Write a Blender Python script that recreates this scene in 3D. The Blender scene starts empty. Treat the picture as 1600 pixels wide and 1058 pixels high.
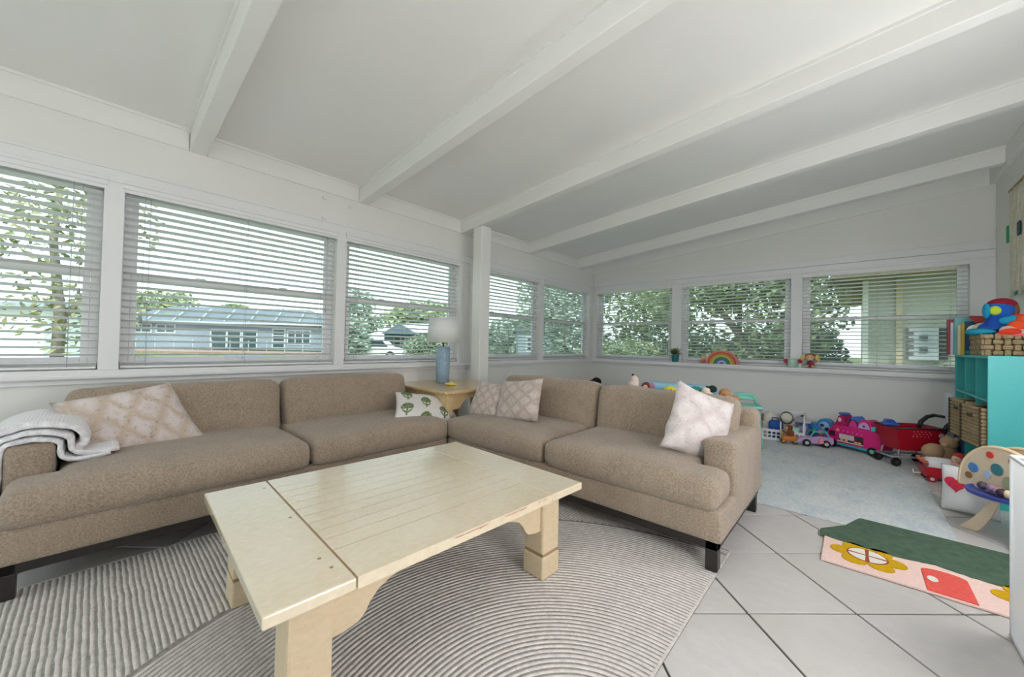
import bpy, bmesh, math, random
from mathutils import Vector, Matrix, noise
random.seed(7)
PI = math.pi
scene = bpy.context.scene
COL = scene.collection

# ------------------------------------------------------------------ camera
CAM = Vector((3.6349, -6.2496, 1.08))
FX = 590.09
CF = Vector((-0.67144516, 0.74086912, 0.01656345))
CR = Vector((0.74103977, 0.67112458, 0.02125707))
CU = Vector((-0.00463257, -0.02654713, 0.99963683))
cd = bpy.data.cameras.new('camera')
cd.sensor_fit = 'HORIZONTAL'; cd.sensor_width = 36.0; cd.lens = 36.0 * FX / 1600
cd.clip_start = 0.05; cd.clip_end = 500
cam = bpy.data.objects.new('camera', cd); COL.objects.link(cam)
cam.matrix_world = Matrix(((CR.x, CU.x, -CF.x, CAM.x), (CR.y, CU.y, -CF.y, CAM.y), (CR.z, CU.z, -CF.z, CAM.z), (0, 0, 0, 1)))
scene.camera = cam

# ------------------------------------------------------------------ world, sun, exposure
world = bpy.data.worlds.new('sky'); scene.world = world; world.use_nodes = True
wn = world.node_tree; wn.nodes.clear()
wo = wn.nodes.new('ShaderNodeOutputWorld'); bg = wn.nodes.new('ShaderNodeBackground')
tc = wn.nodes.new('ShaderNodeTexCoord'); sx = wn.nodes.new('ShaderNodeSeparateXYZ'); rp = wn.nodes.new('ShaderNodeValToRGB')
wn.links.new(tc.outputs['Generated'], sx.inputs[0]); wn.links.new(sx.outputs['Z'], rp.inputs[0])
rp.color_ramp.elements[0].color = (0.93, 0.97, 1.0, 1); rp.color_ramp.elements[0].position = 0.0
rp.color_ramp.elements[1].color = (0.66, 0.82, 1.0, 1); rp.color_ramp.elements[1].position = 0.9
wn.links.new(rp.outputs[0], bg.inputs['Color']); bg.inputs['Strength'].default_value = 2.0
wn.links.new(bg.outputs[0], wo.inputs[0])
sd = bpy.data.lights.new('sun', 'SUN'); sd.energy = 3.4; sd.angle = math.radians(4); sd.color = (1, 0.96, 0.88)
sun = bpy.data.objects.new('sun', sd); COL.objects.link(sun)
sun.rotation_euler = Vector((0.66, -0.42, 0.80)).to_track_quat('Z', 'Y').to_euler()
vs = scene.view_settings
vs.view_transform = 'Standard'; vs.look = 'None'; vs.gamma = 1.0; vs.use_curve_mapping = False
vs.exposure = 0.26
FILL_C = (0.975, 0.98, 1.0)
FILL_GLOBES = [(3.3, -6.45, 16.0), (1.2, -7.75, 6.0)]                     # added fill globes overhead: x, y, radiant watts
FILL_STANDS = [(4.45, -5.35, 1.05, 40.0), (4.49, -3.45, 1.40, 30.0), (0.60, -8.0, 1.2, 7.0)]   # added fill globes on stands: x, y, z, radiant watts
scene.cycles.max_bounces = 10; scene.cycles.diffuse_bounces = 6
scene.cycles.transparent_max_bounces = 24
scene.cycles.caustics_reflective = False; scene.cycles.caustics_refractive = False

# ------------------------------------------------------------------ node helpers
class S:
    """a shader socket with arithmetic"""
    def __init__(s, nt, k): s.nt = nt; s.k = k
    def _m(s, op, *a):
        n = s.nt.nodes.new('ShaderNodeMath'); n.operation = op
        for i, v in enumerate(a):
            if isinstance(v, S): s.nt.links.new(v.k, n.inputs[i])
            else: n.inputs[i].default_value = v
        return S(s.nt, n.outputs[0])
    def __add__(s, o): return s._m('ADD', s, o)
    __radd__ = __add__
    def __sub__(s, o): return s._m('SUBTRACT', s, o)
    def __rsub__(s, o): return s._m('SUBTRACT', o, s)
    def __mul__(s, o): return s._m('MULTIPLY', s, o)
    __rmul__ = __mul__
    def __truediv__(s, o): return s._m('DIVIDE', s, o)
    def lt(s, o): return s._m('LESS_THAN', s, o)
    def gt(s, o): return s._m('GREATER_THAN', s, o)
    def fract(s): return s._m('FRACT', s)
    def floor(s): return s._m('FLOOR', s)
    def abs(s): return s._m('ABSOLUTE', s)
    def sqrt(s): return s._m('SQRT', s)
    def sin(s): return s._m('SINE', s)
    def max(s, o): return s._m('MAXIMUM', s, o)
    def min(s, o): return s._m('MINIMUM', s, o)

def new_mat(name):
    m = bpy.data.materials.new(name); m.use_nodes = True
    return m, m.node_tree, m.node_tree.nodes['Principled BSDF']
def coords(nt, kind='Object'):
    t = nt.nodes.new('ShaderNodeTexCoord'); return t.outputs[kind]
def sep(nt, vec):
    n = nt.nodes.new('ShaderNodeSeparateXYZ'); nt.links.new(vec, n.inputs[0])
    return [S(nt, n.outputs[i]) for i in range(3)]
def tex_noise(nt, vec, scale, detail=3.0, rough=0.55, stretch=None):
    if stretch:
        mp = nt.nodes.new('ShaderNodeMapping'); mp.inputs['Scale'].default_value = stretch
        nt.links.new(vec, mp.inputs[0]); vec = mp.outputs[0]
    n = nt.nodes.new('ShaderNodeTexNoise'); nt.links.new(vec, n.inputs['Vector'])
    n.inputs['Scale'].default_value = scale; n.inputs['Detail'].default_value = detail; n.inputs['Roughness'].default_value = rough
    return S(nt, n.outputs['Fac'])
def mixc(nt, f, a, b):
    n = nt.nodes.new('ShaderNodeMix'); n.data_type = 'RGBA'
    if isinstance(f, S): nt.links.new(f.k, n.inputs[0])
    else: n.inputs[0].default_value = f
    for i, v in ((6, a), (7, b)):
        if isinstance(v, tuple): n.inputs[i].default_value = (*v[:3], 1)
        else: nt.links.new(v, n.inputs[i])
    return n.outputs[2]
def add_bump(nt, bsdf, h, strength, dist=0.01):
    b = nt.nodes.new('ShaderNodeBump'); b.inputs['Strength'].default_value = strength; b.inputs['Distance'].default_value = dist
    nt.links.new(h.k, b.inputs['Height']); nt.links.new(b.outputs[0], bsdf.inputs['Normal'])
def contrast(f, lo, hi): return ((f - lo) / (hi - lo)).max(0.0).min(1.0)
def lin(c):
    return tuple(((v / 255) / 12.92 if v / 255 <= 0.04045 else ((v / 255 + 0.055) / 1.055) ** 2.4) for v in c)

MATS = {}
def plain(name, col, rough=0.6, vary=0.0, vscale=8.0, bump=0.0, bscale=120.0, metal=0.0, spec=0.5, stretch=None, sheen=0.0, bdist=0.004):
    if name in MATS: return MATS[name]
    m, nt, b = new_mat(name)
    b.inputs['Roughness'].default_value = rough; b.inputs['Metallic'].default_value = metal
    b.inputs['Specular IOR Level'].default_value = spec
    if sheen: b.inputs['Sheen Weight'].default_value = sheen
    if vary:
        f = tex_noise(nt, coords(nt), vscale, 4.0, stretch=stretch)
        f = contrast(f, 0.3, 0.7)
        lo = tuple(c * (1 - vary) for c in col); hi = tuple(min(1, c * (1 + vary)) for c in col)
        nt.links.new(mixc(nt, f, lo, hi), b.inputs['Base Color'])
    else: b.inputs['Base Color'].default_value = (*col, 1)
    if bump: add_bump(nt, b, tex_noise(nt, coords(nt), bscale, 2.0, stretch=stretch), bump, bdist)
    MATS[name] = m; return m
def rgb(r, g, b, **k):
    """plain material from an sRGB colour"""
    key = 'paint_%d_%d_%d%s' % (r, g, b, ''.join('_%s%s' % (q, v) for q, v in sorted(k.items())))
    return plain(key, lin((r, g, b)), **k)

# ------------------------------------------------------------------ mesh helpers
class MB:
    def __init__(s): s.v = []; s.f = []
    def _add(s, vs, fs, M=None):
        o = len(s.v)
        s.v += [tuple(M @ Vector(p)) for p in vs] if M is not None else [tuple(p) for p in vs]
        s.f += [tuple(i + o for i in f) for f in fs]; return s
    def box(s, x0, x1, y0, y1, z0, z1, M=None):
        return s._add([(x0, y0, z0), (x1, y0, z0), (x1, y1, z0), (x0, y1, z0), (x0, y0, z1), (x1, y0, z1), (x1, y1, z1), (x0, y1, z1)],
                      [(0, 3, 2, 1), (4, 5, 6, 7), (0, 1, 5, 4), (1, 2, 6, 5), (2, 3, 7, 6), (3, 0, 4, 7)], M)
    def prism(s, poly, z0, z1, M=None):
        """polygon (ccw, x/y) extruded in z"""
        n = len(poly)
        return s._add([(p[0], p[1], z0) for p in poly] + [(p[0], p[1], z1) for p in poly],
                      [tuple(range(n - 1, -1, -1)), tuple(range(n, 2 * n))] + [(i, (i + 1) % n, n + (i + 1) % n, n + i) for i in range(n)], M)
    def tube(s, pts, r, seg=8, closed=False, caps=True, M=None):
        pts = [Vector(p) for p in pts]; n = len(pts); vs = []; fs = []
        rr = r if isinstance(r, (list, tuple)) else [r] * n
        up = None
        for i, p in enumerate(pts):
            if closed: t = pts[(i + 1) % n] - pts[i - 1]
            else: t = pts[min(i + 1, n - 1)] - pts[max(i - 1, 0)]
            t.normalize()
            if up is None:
                up = Vector((0, 0, 1)) if abs(t.z) < 0.9 else Vector((1, 0, 0))
            a = t.cross(up)
            if a.length < 1e-5: a = t.orthogonal()
            a.normalize(); up = a.cross(t); up.normalize()
            for k in range(seg):
                q = 2 * PI * k / seg; vs.append(p + (a * math.cos(q) + up * math.sin(q)) * rr[i])
        m = n if closed else n - 1
        for i in range(m):
            j = (i + 1) % n
            for k in range(seg):
                l = (k + 1) % seg; fs.append((i * seg + k, j * seg + k, j * seg + l, i * seg + l))
        if caps and not closed:
            fs.append(tuple(range(seg))); fs.append(tuple((n - 1) * seg + k for k in range(seg - 1, -1, -1)))
        return s._add(vs, fs, M)
    def lathe(s, prof, seg=24, M=None):
        """profile of (r, z) from bottom to top, spun about z"""
        vs = []; fs = []; n = len(prof)
        for r, z in prof:
            for k in range(seg):
                q = 2 * PI * k / seg; vs.append((max(r, 1e-4) * math.cos(q), max(r, 1e-4) * math.sin(q), z))
        for i in range(n - 1):
            for k in range(seg):
                l = (k + 1) % seg; fs.append((i * seg + k, i * seg + l, (i + 1) * seg + l, (i + 1) * seg + k))
        fs.append(tuple(range(seg - 1, -1, -1))); fs.append(tuple((n - 1) * seg + k for k in range(seg)))
        return s._add(vs, fs, M)
    def ball(s, c, r, seg=12, rings=8, M=None):
        """ellipsoid, r a number or a triple"""
        r = r if isinstance(r, (list, tuple)) else (r, r, r)
        vs = []; fs = []
        for i in range(rings + 1):
            a = PI * i / rings - PI / 2
            for k in range(seg):
                q = 2 * PI * k / seg
                rad = max(math.cos(a), 1e-3)
                vs.append((c[0] + r[0] * rad * math.cos(q), c[1] + r[1] * rad * math.sin(q), c[2] + r[2] * math.sin(a)))
        for i in range(rings):
            for k in range(seg):
                l = (k + 1) % seg; fs.append((i * seg + k, i * seg + l, (i + 1) * seg + l, (i + 1) * seg + k))
        return s._add(vs, fs, M)
    def rbox(s, x0, x1, y0, y1, z0, z1, r, n=8, crown=0.0, nz=0.0, nf=5.0, seed=0.0, M=None):
        """soft box: rounded by r, puffed by crown, wrinkled by nz"""
        c = Vector(((x0 + x1) / 2, (y0 + y1) / 2, (z0 + z1) / 2)); h = Vector(((x1 - x0) / 2, (y1 - y0) / 2, (z1 - z0) / 2))
        r = min(r, h.x, h.y, h.z) * 0.999
        cnt = [max(4, int(round(n * v / max(h.x, h.y, h.z)))) for v in h]
        def axis(hh, k):
            inner = hh - r; e = [-hh, -hh + 0.3 * r, -inner]
            m = max(2, k); e += [-inner + 2 * inner * i / m for i in range(1, m)]
            return e + [inner, hh - 0.3 * r, hh]
        ax = [axis(h[i], cnt[i]) for i in range(3)]
        idx = {}; vs = []; fs = []
        def vid(i, j, k):
            key = (i, j, k)
            if key not in idx:
                q = Vector((ax[0][i], ax[1][j], ax[2][k]))
                inn = Vector((max(-h.x + r, min(h.x - r, q.x)), max(-h.y + r, min(h.y - r, q.y)), max(-h.z + r, min(h.z - r, q.z))))
                d = q - inn
                p = inn + (d.normalized() * r if d.length > 1e-9 else d)
                if crown:
                    u = p.x / h.x; w = p.y / h.y; t = p.z / h.z
                    p.z += crown * (1 - u ** 4) * (1 - w ** 4) * t
                    p.y += 0.4 * crown * (1 - u ** 4) * (1 - t ** 2) * w
                if nz:
                    p += Vector(noise.noise_vector((p + c) * nf + Vector((seed, seed * 1.7, 0)))) * nz
                idx[key] = len(vs); vs.append(p + c)
            return idx[key]
        N = [len(a) - 1 for a in ax]
        for (a, b, cc) in ((0, 1, 2), (1, 2, 0), (2, 0, 1)):
            for side in (0, N[cc]):
                for i in range(N[a]):
                    for j in range(N[b]):
                        q = []
                        for di, dj in ((0, 0), (1, 0), (1, 1), (0, 1)):
                            e = [0, 0, 0]; e[a] = i + di; e[b] = j + dj; e[cc] = side; q.append(vid(*e))
                        fs.append(tuple(q) if side else tuple(reversed(q)))
        return s._add(vs, fs, M)
    def build(s, name, mat=None, parent=None, smooth=False, bevel=0.0, loc=None, rot=None, sub=0, autosmooth=None):
        me = bpy.data.meshes.new(name); me.from_pydata(s.v, [], s.f); me.update()
        return mesh_obj(name, me, mat, parent, smooth, bevel, loc, rot, sub)
def mesh_obj(name, me, mat=None, parent=None, smooth=False, bevel=0.0, loc=None, rot=None, sub=0):
    o = bpy.data.objects.new(name, me); COL.objects.link(o)
    if mat is not None and not me.materials: me.materials.append(mat)
    if parent is not None: o.parent = parent
    if loc is not None: o.location = loc
    if rot is not None: o.rotation_euler = rot
    if smooth: me.polygons.foreach_set('use_smooth', [True] * len(me.polygons))
    if bevel:
        b = o.modifiers.new('bevel', 'BEVEL'); b.width = bevel; b.segments = 2; b.limit_method = 'ANGLE'
    if sub:
        b = o.modifiers.new('sub', 'SUBSURF'); b.levels = sub; b.render_levels = sub
    return o
def share(o, parent=None, loc=None, rot=None, name=None):
    c = o.copy(); COL.objects.link(c)
    if parent is not None: c.parent = parent
    if loc is not None: c.location = loc
    if rot is not None: c.rotation_euler = rot
    return c
def tag(o, label, cat, group=None, kind=None):
    o['label'] = label; o['category'] = cat
    if group: o['group'] = group
    if kind: o['kind'] = kind
    return o
def thing(name, label, cat, loc=(0, 0, 0), rz=0.0, group=None, rot=None):
    o = bpy.data.objects.new(name, None); COL.objects.link(o); o.empty_display_size = 0.1
    o.location = loc; o.rotation_euler = rot if rot else (0, 0, rz)
    return tag(o, label, cat, group)
def struct(o, label, cat):
    o['kind'] = 'structure'; o['label'] = label; o['category'] = cat; return o
def stuff(o): o['kind'] = 'stuff'; return o
def T(x=0, y=0, z=0): return Matrix.Translation((x, y, z))
def RX(a): return Matrix.Rotation(a, 4, 'X')
def RY(a): return Matrix.Rotation(a, 4, 'Y')
def RZ(a): return Matrix.Rotation(a, 4, 'Z')

# ------------------------------------------------------------------ materials of the room
def wall_mat(name, col, line=False):
    m, nt, b = new_mat(name); b.inputs['Roughness'].default_value = 0.62; b.inputs['Specular IOR Level'].default_value = 0.3
    co = coords(nt); f = contrast(tex_noise(nt, co, 1.3, 4.0), 0.3, 0.7)
    nt.links.new(mixc(nt, f, tuple(c * 0.97 for c in col), col), b.inputs['Base Color'])
    h = tex_noise(nt, co, 90, 2.0) * 0.35
    if line:                                   # faint block courses under the paint
        z = sep(nt, co)[2]; d = ((z / 0.203).fract() - 0.5).abs()
        h = h - d.gt(0.485) * 0.8
    add_bump(nt, b, h, 0.12, 0.01); MATS[name] = m; return m
M_WALL = wall_mat('wall_paint', (0.80, 0.79, 0.765), True)
M_CEIL = wall_mat('ceiling_paint', (0.84, 0.832, 0.81))
M_TRIM = plain('trim_paint', (0.78, 0.775, 0.785), 0.38, spec=0.4)
M_BLIND = plain('blind_vinyl', (0.75, 0.755, 0.76), 0.42, spec=0.4)
M_SASH = plain('sash_vinyl', (0.74, 0.72, 0.73), 0.4)
M_CORD = plain('cord', (0.34, 0.36, 0.36), 0.8)

def glass_mat():
    m = bpy.data.materials.new('window_glass'); m.use_nodes = True; nt = m.node_tree; nt.nodes.clear()
    out = nt.nodes.new('ShaderNodeOutputMaterial'); tr = nt.nodes.new('ShaderNodeBsdfTransparent'); gl = nt.nodes.new('ShaderNodeBsdfGlossy')
    tr.inputs[0].default_value = (0.88, 0.95, 0.935, 1); gl.inputs['Roughness'].default_value = 0.15
    mx = nt.nodes.new('ShaderNodeMixShader'); mx.inputs[0].default_value = 0.006
    nt.links.new(tr.outputs[0], mx.inputs[1]); nt.links.new(gl.outputs[0], mx.inputs[2]); nt.links.new(mx.outputs[0], out.inputs[0])
    return m
M_GLASS = glass_mat()
def sheer(name, col, opac):
    m = bpy.data.materials.new(name); m.use_nodes = True; nt = m.node_tree; nt.nodes.clear()
    out = nt.nodes.new('ShaderNodeOutputMaterial'); tr = nt.nodes.new('ShaderNodeBsdfTransparent'); df = nt.nodes.new('ShaderNodeBsdfDiffuse'); tl = nt.nodes.new('ShaderNodeBsdfTranslucent')
    df.inputs[0].default_value = (*col, 1); tl.inputs[0].default_value = (*col, 1)
    a = nt.nodes.new('ShaderNodeMixShader'); a.inputs[0].default_value = 0.4
    nt.links.new(df.outputs[0], a.inputs[1]); nt.links.new(tl.outputs[0], a.inputs[2])
    mx = nt.nodes.new('ShaderNodeMixShader'); mx.inputs[0].default_value = opac
    nt.links.new(tr.outputs[0], mx.inputs[1]); nt.links.new(a.outputs[0], mx.inputs[2]); nt.links.new(mx.outputs[0], out.inputs[0])
    return m
M_SCREEN = sheer('insect_screen', (0.22, 0.24, 0.22), 0.16)
M_MESH = sheer('white_mesh', (0.84, 0.86, 0.87), 0.42)

def tile_mat():
    m, nt, b = new_mat('floor_tile'); co = coords(nt)
    oi = nt.nodes.new('ShaderNodeObjectInfo'); rnd = S(nt, oi.outputs['Random'])
    geo = nt.nodes.new('ShaderNodeNewGeometry'); pos = geo.outputs['Position']
    f = contrast(tex_noise(nt, pos, 2.6, 6.0, 0.6), 0.32, 0.68)
    g = contrast(tex_noise(nt, pos, 14, 5.0, 0.65, stretch=(1, 1.5, 1)), 0.35, 0.75)
    c1 = mixc(nt, f, (0.52, 0.485, 0.465), (0.60, 0.57, 0.55)); c2 = mixc(nt, g * 0.55, c1, (0.46, 0.46, 0.475))
    c3 = mixc(nt, rnd * 0.35, c2, (0.53, 0.50, 0.47))
    nt.links.new(c3, b.inputs['Base Color']); b.inputs['Roughness'].default_value = 0.42; b.inputs['Specular IOR Level'].default_value = 0.35
    add_bump(nt, b, g, 0.06, 0.01); return m
M_TILE = tile_mat()
M_GROUT = plain('grout', (0.075, 0.055, 0.042), 0.9, 0.2, 20)

# ------------------------------------------------------------------ floor with every tile a piece
RW, RY0 = 4.72, -8.6           # right wall x, wall behind the camera y
floor = struct(MB().box(-0.02, RW + 0.02, RY0, 0.02, -0.10, -0.006).build('floor', M_GROUT), 'pale ceramic floor tiles laid diagonally with dark grout', 'floor')
TS, TA, OA, OB = 0.45596, 0.75959, -5.49184, -0.64026
ua = Vector((-math.sin(TA), math.cos(TA))); ub = Vector((math.cos(TA), math.sin(TA)))
def clip(poly, axis, lim, keep_less):
    out = []
    for i, p in enumerate(poly):
        q = poly[(i + 1) % len(poly)]
        ip = (p[axis] < lim) == keep_less; iq = (q[axis] < lim) == keep_less
        if ip: out.append(p)
        if ip != iq:
            t = (lim - p[axis]) / (q[axis] - p[axis]); out.append(p + (q - p) * t)
    return out
half = TS / 2 - 0.0045
full = [ub * sx_ * half + ua * sy_ * half for sx_, sy_ in ((-1, -1), (1, -1), (1, 1), (-1, 1))]
def tile_mesh(poly):
    m = MB(); n = len(poly)
    c = sum((Vector(p) for p in poly), Vector((0, 0))) / n
    inner = [Vector(p) + (c - Vector(p)).normalized() * 0.0025 for p in poly]
    m._add([(p[0], p[1], -0.008) for p in poly] + [(p[0], p[1], -0.0016) for p in poly] + [(p[0], p[1], 0.0) for p in inner],
           [(i, (i + 1) % n, n + (i + 1) % n, n + i) for i in range(n)] + [(n + i, n + (i + 1) % n, 2 * n + (i + 1) % n, 2 * n + i) for i in range(n)] + [tuple(range(2 * n, 3 * n))])
    me = bpy.data.meshes.new('tile'); me.from_pydata(m.v, [], m.f); me.materials.append(M_TILE); return me
me_full = tile_mesh(full)
for i in range(-30, 31):
    for j in range(-30, 31):
        c = ua * (OA + (i + 0.5) * TS) + ub * (OB + (j + 0.5) * TS)
        if not (-0.4 < c.x < RW + 0.4 and RY0 - 0.4 < c.y < 0.4): continue
        pts = [c + p for p in full]
        if all(0 < p.x < RW and RY0 < p.y < 0 for p in pts):
            o = bpy.data.objects.new('tile', me_full); o.location = (c.x, c.y, random.uniform(-0.0005, 0.0004))
        else:
            for a, l, k in ((0, 0.0, False), (0, RW, True), (1, RY0, False), (1, 0.0, True)):
                if pts: pts = clip(pts, a, l, k)
            if len(pts) < 3: continue
            area = abs(sum(p.x * pts[(n + 1) % len(pts)].y - pts[(n + 1) % len(pts)].x * p.y for n, p in enumerate(pts))) / 2
            if area < 0.004: continue
            o = bpy.data.objects.new('tile', tile_mesh([p - c for p in pts])); o.location = (c.x, c.y, 0)
        COL.objects.link(o); o.parent = floor

# ------------------------------------------------------------------ walls
def ceil_z(x): return 2.605 + 0.092 * x
ZB, ZT = 0.80, 2.13            # window openings
LW = [(-7.64, -6.235), (-6.14, -4.735), (-4.645, -3.24), (-2.985, -1.62), (-1.515, -0.15)]
BW = [(0.09, 1.45), (1.60, 3.005), (3.125, 4.545)]
m = MB(); m.box(-0.14, 0, RY0 - 0.14, 0.14, -0.1, ZB); m.box(-0.14, 0, RY0 - 0.14, 0.14, ZT, 2.64)
edges = [RY0 - 0.14] + [v for w in LW for v in w] + [0.14]
for k in range(0, len(edges), 2): m.box(-0.14, 0, edges[k], edges[k + 1], ZB, ZT)
struct(m.build('wall_left', M_WALL), 'off-white painted wall with five windows behind the left sofa', 'wall')
m = MB(); m.box(0, RW, 0, 0.14, -0.1, ZB); m.box(0, RW, 0, 0.14, ZT, 2.55)
m._add([(0, 0, 2.55), (RW, 0, 2.55), (RW, 0.14, 2.55), (0, 0.14, 2.55), (0, 0, ceil_z(0) + 0.02), (RW, 0, ceil_z(RW) + 0.02), (RW, 0.14, ceil_z(RW) + 0.02), (0, 0.14, ceil_z(0) + 0.02)],
       [(0, 3, 2, 1), (4, 5, 6, 7), (0, 1, 5, 4), (1, 2, 6, 5), (2, 3, 7, 6), (3, 0, 4, 7)])
edges = [0] + [v for w in BW for v in w] + [RW]
for k in range(0, len(edges), 2): m.box(edges[k], edges[k + 1], 0, 0.14, ZB, ZT)
struct(m.build('wall_back', M_WALL), 'off-white painted wall with three windows above the play corner', 'wall')
struct(MB().box(RW, RW + 0.14, RY0 - 0.14, 0.14, -0.1, 3.12).build('wall_right', M_WALL), 'plain off-white wall behind the turquoise shelf', 'wall')
DX0, DX1, DZ = 0.7, 4.2, 2.15  # unseen door opening, added so sky light enters from behind the camera
m = MB(); m.box(0, DX0, RY0 - 0.14, RY0, -0.1, DZ); m.box(DX1, RW, RY0 - 0.14, RY0, -0.1, DZ); m.box(0, RW, RY0 - 0.14, RY0, DZ, 3.12)
struct(m.build('wall_front', M_WALL), 'off-white wall behind the viewer with a wide added glass door', 'wall')
d = bpy.data.objects.new('added_door_1', None); COL.objects.link(d); d.location = (DX0, RY0 - 0.07, 0)
struct(d, 'wide white framed sliding glass door, unseen, added behind the viewer for daylight', 'door')
wd = (DX1 - DX0) / 3
for k in range(3):
    m = MB(); x0, x1 = k * wd, (k + 1) * wd; y = 0.02 * (k % 2)
    m.box(x0, x0 + 0.06, y - 0.02, y + 0.02, 0, DZ); m.box(x1 - 0.06, x1, y - 0.02, y + 0.02, 0, DZ); m.box(x0, x1, y - 0.02, y + 0.02, 0, 0.08); m.box(x0, x1, y - 0.02, y + 0.02, DZ - 0.07, DZ)
    m.build('door_frame', M_TRIM, d); MB().box(x0 + 0.06, x1 - 0.06, y - 0.003, y + 0.003, 0.08, DZ - 0.07).build('pane', M_GLASS, d)

# ------------------------------------------------------------------ sloping ceiling and its beams
def sloped(m, x0, x1, y0, y1, dz0, dz1):
    a, b = ceil_z(x0), ceil_z(x1)
    return m._add([(x0, y0, a + dz0), (x1, y0, b + dz0), (x1, y1, b + dz0), (x0, y1, a + dz0), (x0, y0, a + dz1), (x1, y0, b + dz1), (x1, y1, b + dz1), (x0, y1, a + dz1)],
                  [(0, 3, 2, 1), (4, 5, 6, 7), (0, 1, 5, 4), (1, 2, 6, 5), (2, 3, 7, 6), (3, 0, 4, 7)])
ceiling = struct(sloped(MB(), -0.75, RW + 0.15, RY0 - 0.75, 0.70, 0.0, 0.12).build('ceiling', M_CEIL), 'white sloping ceiling with exposed painted beams', 'ceiling')
BEAMS = [-8.40, -7.115, -5.82, -4.54, -3.24, -1.94, -0.60]
for y in BEAMS:
    b = sloped(MB(), 0.0, RW - 0.045, y, y + 0.10, -0.155, 0.0).build('beam', M_CEIL, ceiling, bevel=0.006)
    sloped(MB(), 0.0, RW - 0.045, y - 0.012, y + 0.0, -0.022, 0.0).build('bead', M_CEIL, b)
# blocking boards between the beam ends, ledger on the right wall, rake board on the back wall
tr = bpy.data.objects.new('trim_1', None); COL.objects.link(tr); struct(tr, 'white blocking boards between beam ends along the left wall', 'trim')
ys = [RY0] + [v for b in BEAMS for v in (b, b + 0.10)] + [0.0]
for k in range(0, len(ys), 2):
    if ys[k + 1] - ys[k] < 0.15: continue
    MB().box(0.0, 0.018, ys[k] + 0.004, ys[k + 1] - 0.004, 2.455, 2.605).build('board', M_CEIL, tr)
    MB().box(0.0, 0.030, ys[k] + 0.004, ys[k + 1] - 0.004, 2.588, 2.607).build('bead', M_CEIL, tr)
struct(MB().box(RW - 0.045, RW, RY0, 0.0, 2.862, 3.035).build('trim_2', M_CEIL, bevel=0.004), 'white ledger board along the top of the right wall', 'trim')
m = MB(); sloped(m, 0.0, RW - 0.045, -0.02, 0.0, -0.185, 0.0)
struct(m.build('trim_3', M_CEIL), 'white sloping board along the top of the back wall', 'trim')
# post under the third beam
m = MB(); m.box(0.25, 0.40, -3.24, -3.09, 0, 2.475); struct(m.build('trim_4', M_CEIL, bevel=0.008), 'square white post beside the side table, under a beam', 'post')

# ------------------------------------------------------------------ casings, sills
tr = bpy.data.objects.new('trim_5', None); COL.objects.link(tr); struct(tr, 'white window casing and sill along the left wall', 'trim')
MB().box(0, 0.016, RY0, -0.0, 2.10, 2.192).build('head_casing', M_TRIM, tr, bevel=0.004)
MB().box(0, 0.026, RY0, -0.0, 2.178, 2.196).build('head_moulding', M_TRIM, tr, bevel=0.004)
for a, b in ((-6.235, -6.14), (-4.735, -4.645), (-1.62, -1.515)): MB().box(0, 0.014, a, b, 0.86, 2.10).build('mullion_board', M_TRIM, tr, bevel=0.003)
for a, b in ((-3.24, -3.18), (-3.05, -2.985), (-0.15, -0.09)): MB().box(0, 0.014, a, b, 0.86, 2.10).build('side_casing', M_TRIM, tr, bevel=0.003)
MB().box(-0.14, 0.040, RY0, -0.0, 0.800, 0.862).build('sill', M_TRIM, tr, bevel=0.006)
MB().box(0, 0.052, RY0, -0.0, 0.806, 0.832).build('sill_nosing', M_TRIM, tr, bevel=0.008)
MB().box(0, 0.022, RY0, -0.0, 0.772, 0.802).build('apron', M_TRIM, tr, bevel=0.004)
tr = bpy.data.objects.new('trim_6', None); COL.objects.link(tr); struct(tr, 'white window casing and sill along the back wall', 'trim')
MB().box(0.03, RW, -0.016, 0, 2.10, 2.182).build('head_casing', M_TRIM, tr, bevel=0.004)
MB().box(0.03, RW, -0.024, 0, 2.184, 2.272).build('head_board', M_TRIM, tr, bevel=0.004)
for a, b in ((1.45, 1.60), (3.005, 3.125)): MB().box(a, b, -0.014, 0, 0.86, 2.10).build('mullion_board', M_TRIM, tr, bevel=0.003)
for a, b in ((0.03, 0.09), (4.545, RW)): MB().box(a, b, -0.014, 0, 0.86, 2.10).build('side_casing', M_TRIM, tr, bevel=0.003)
MB().box(0.05, RW, -0.085, 0.14, 0.800, 0.862).build('sill', M_TRIM, tr, bevel=0.006)
MB().box(0.05, RW, -0.096, 0.0, 0.806, 0.832).build('sill_nosing', M_TRIM, tr, bevel=0.008)
MB().box(0.03, RW, -0.024, 0, 0.772, 0.802).build('apron', M_TRIM, tr, bevel=0.004)

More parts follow.
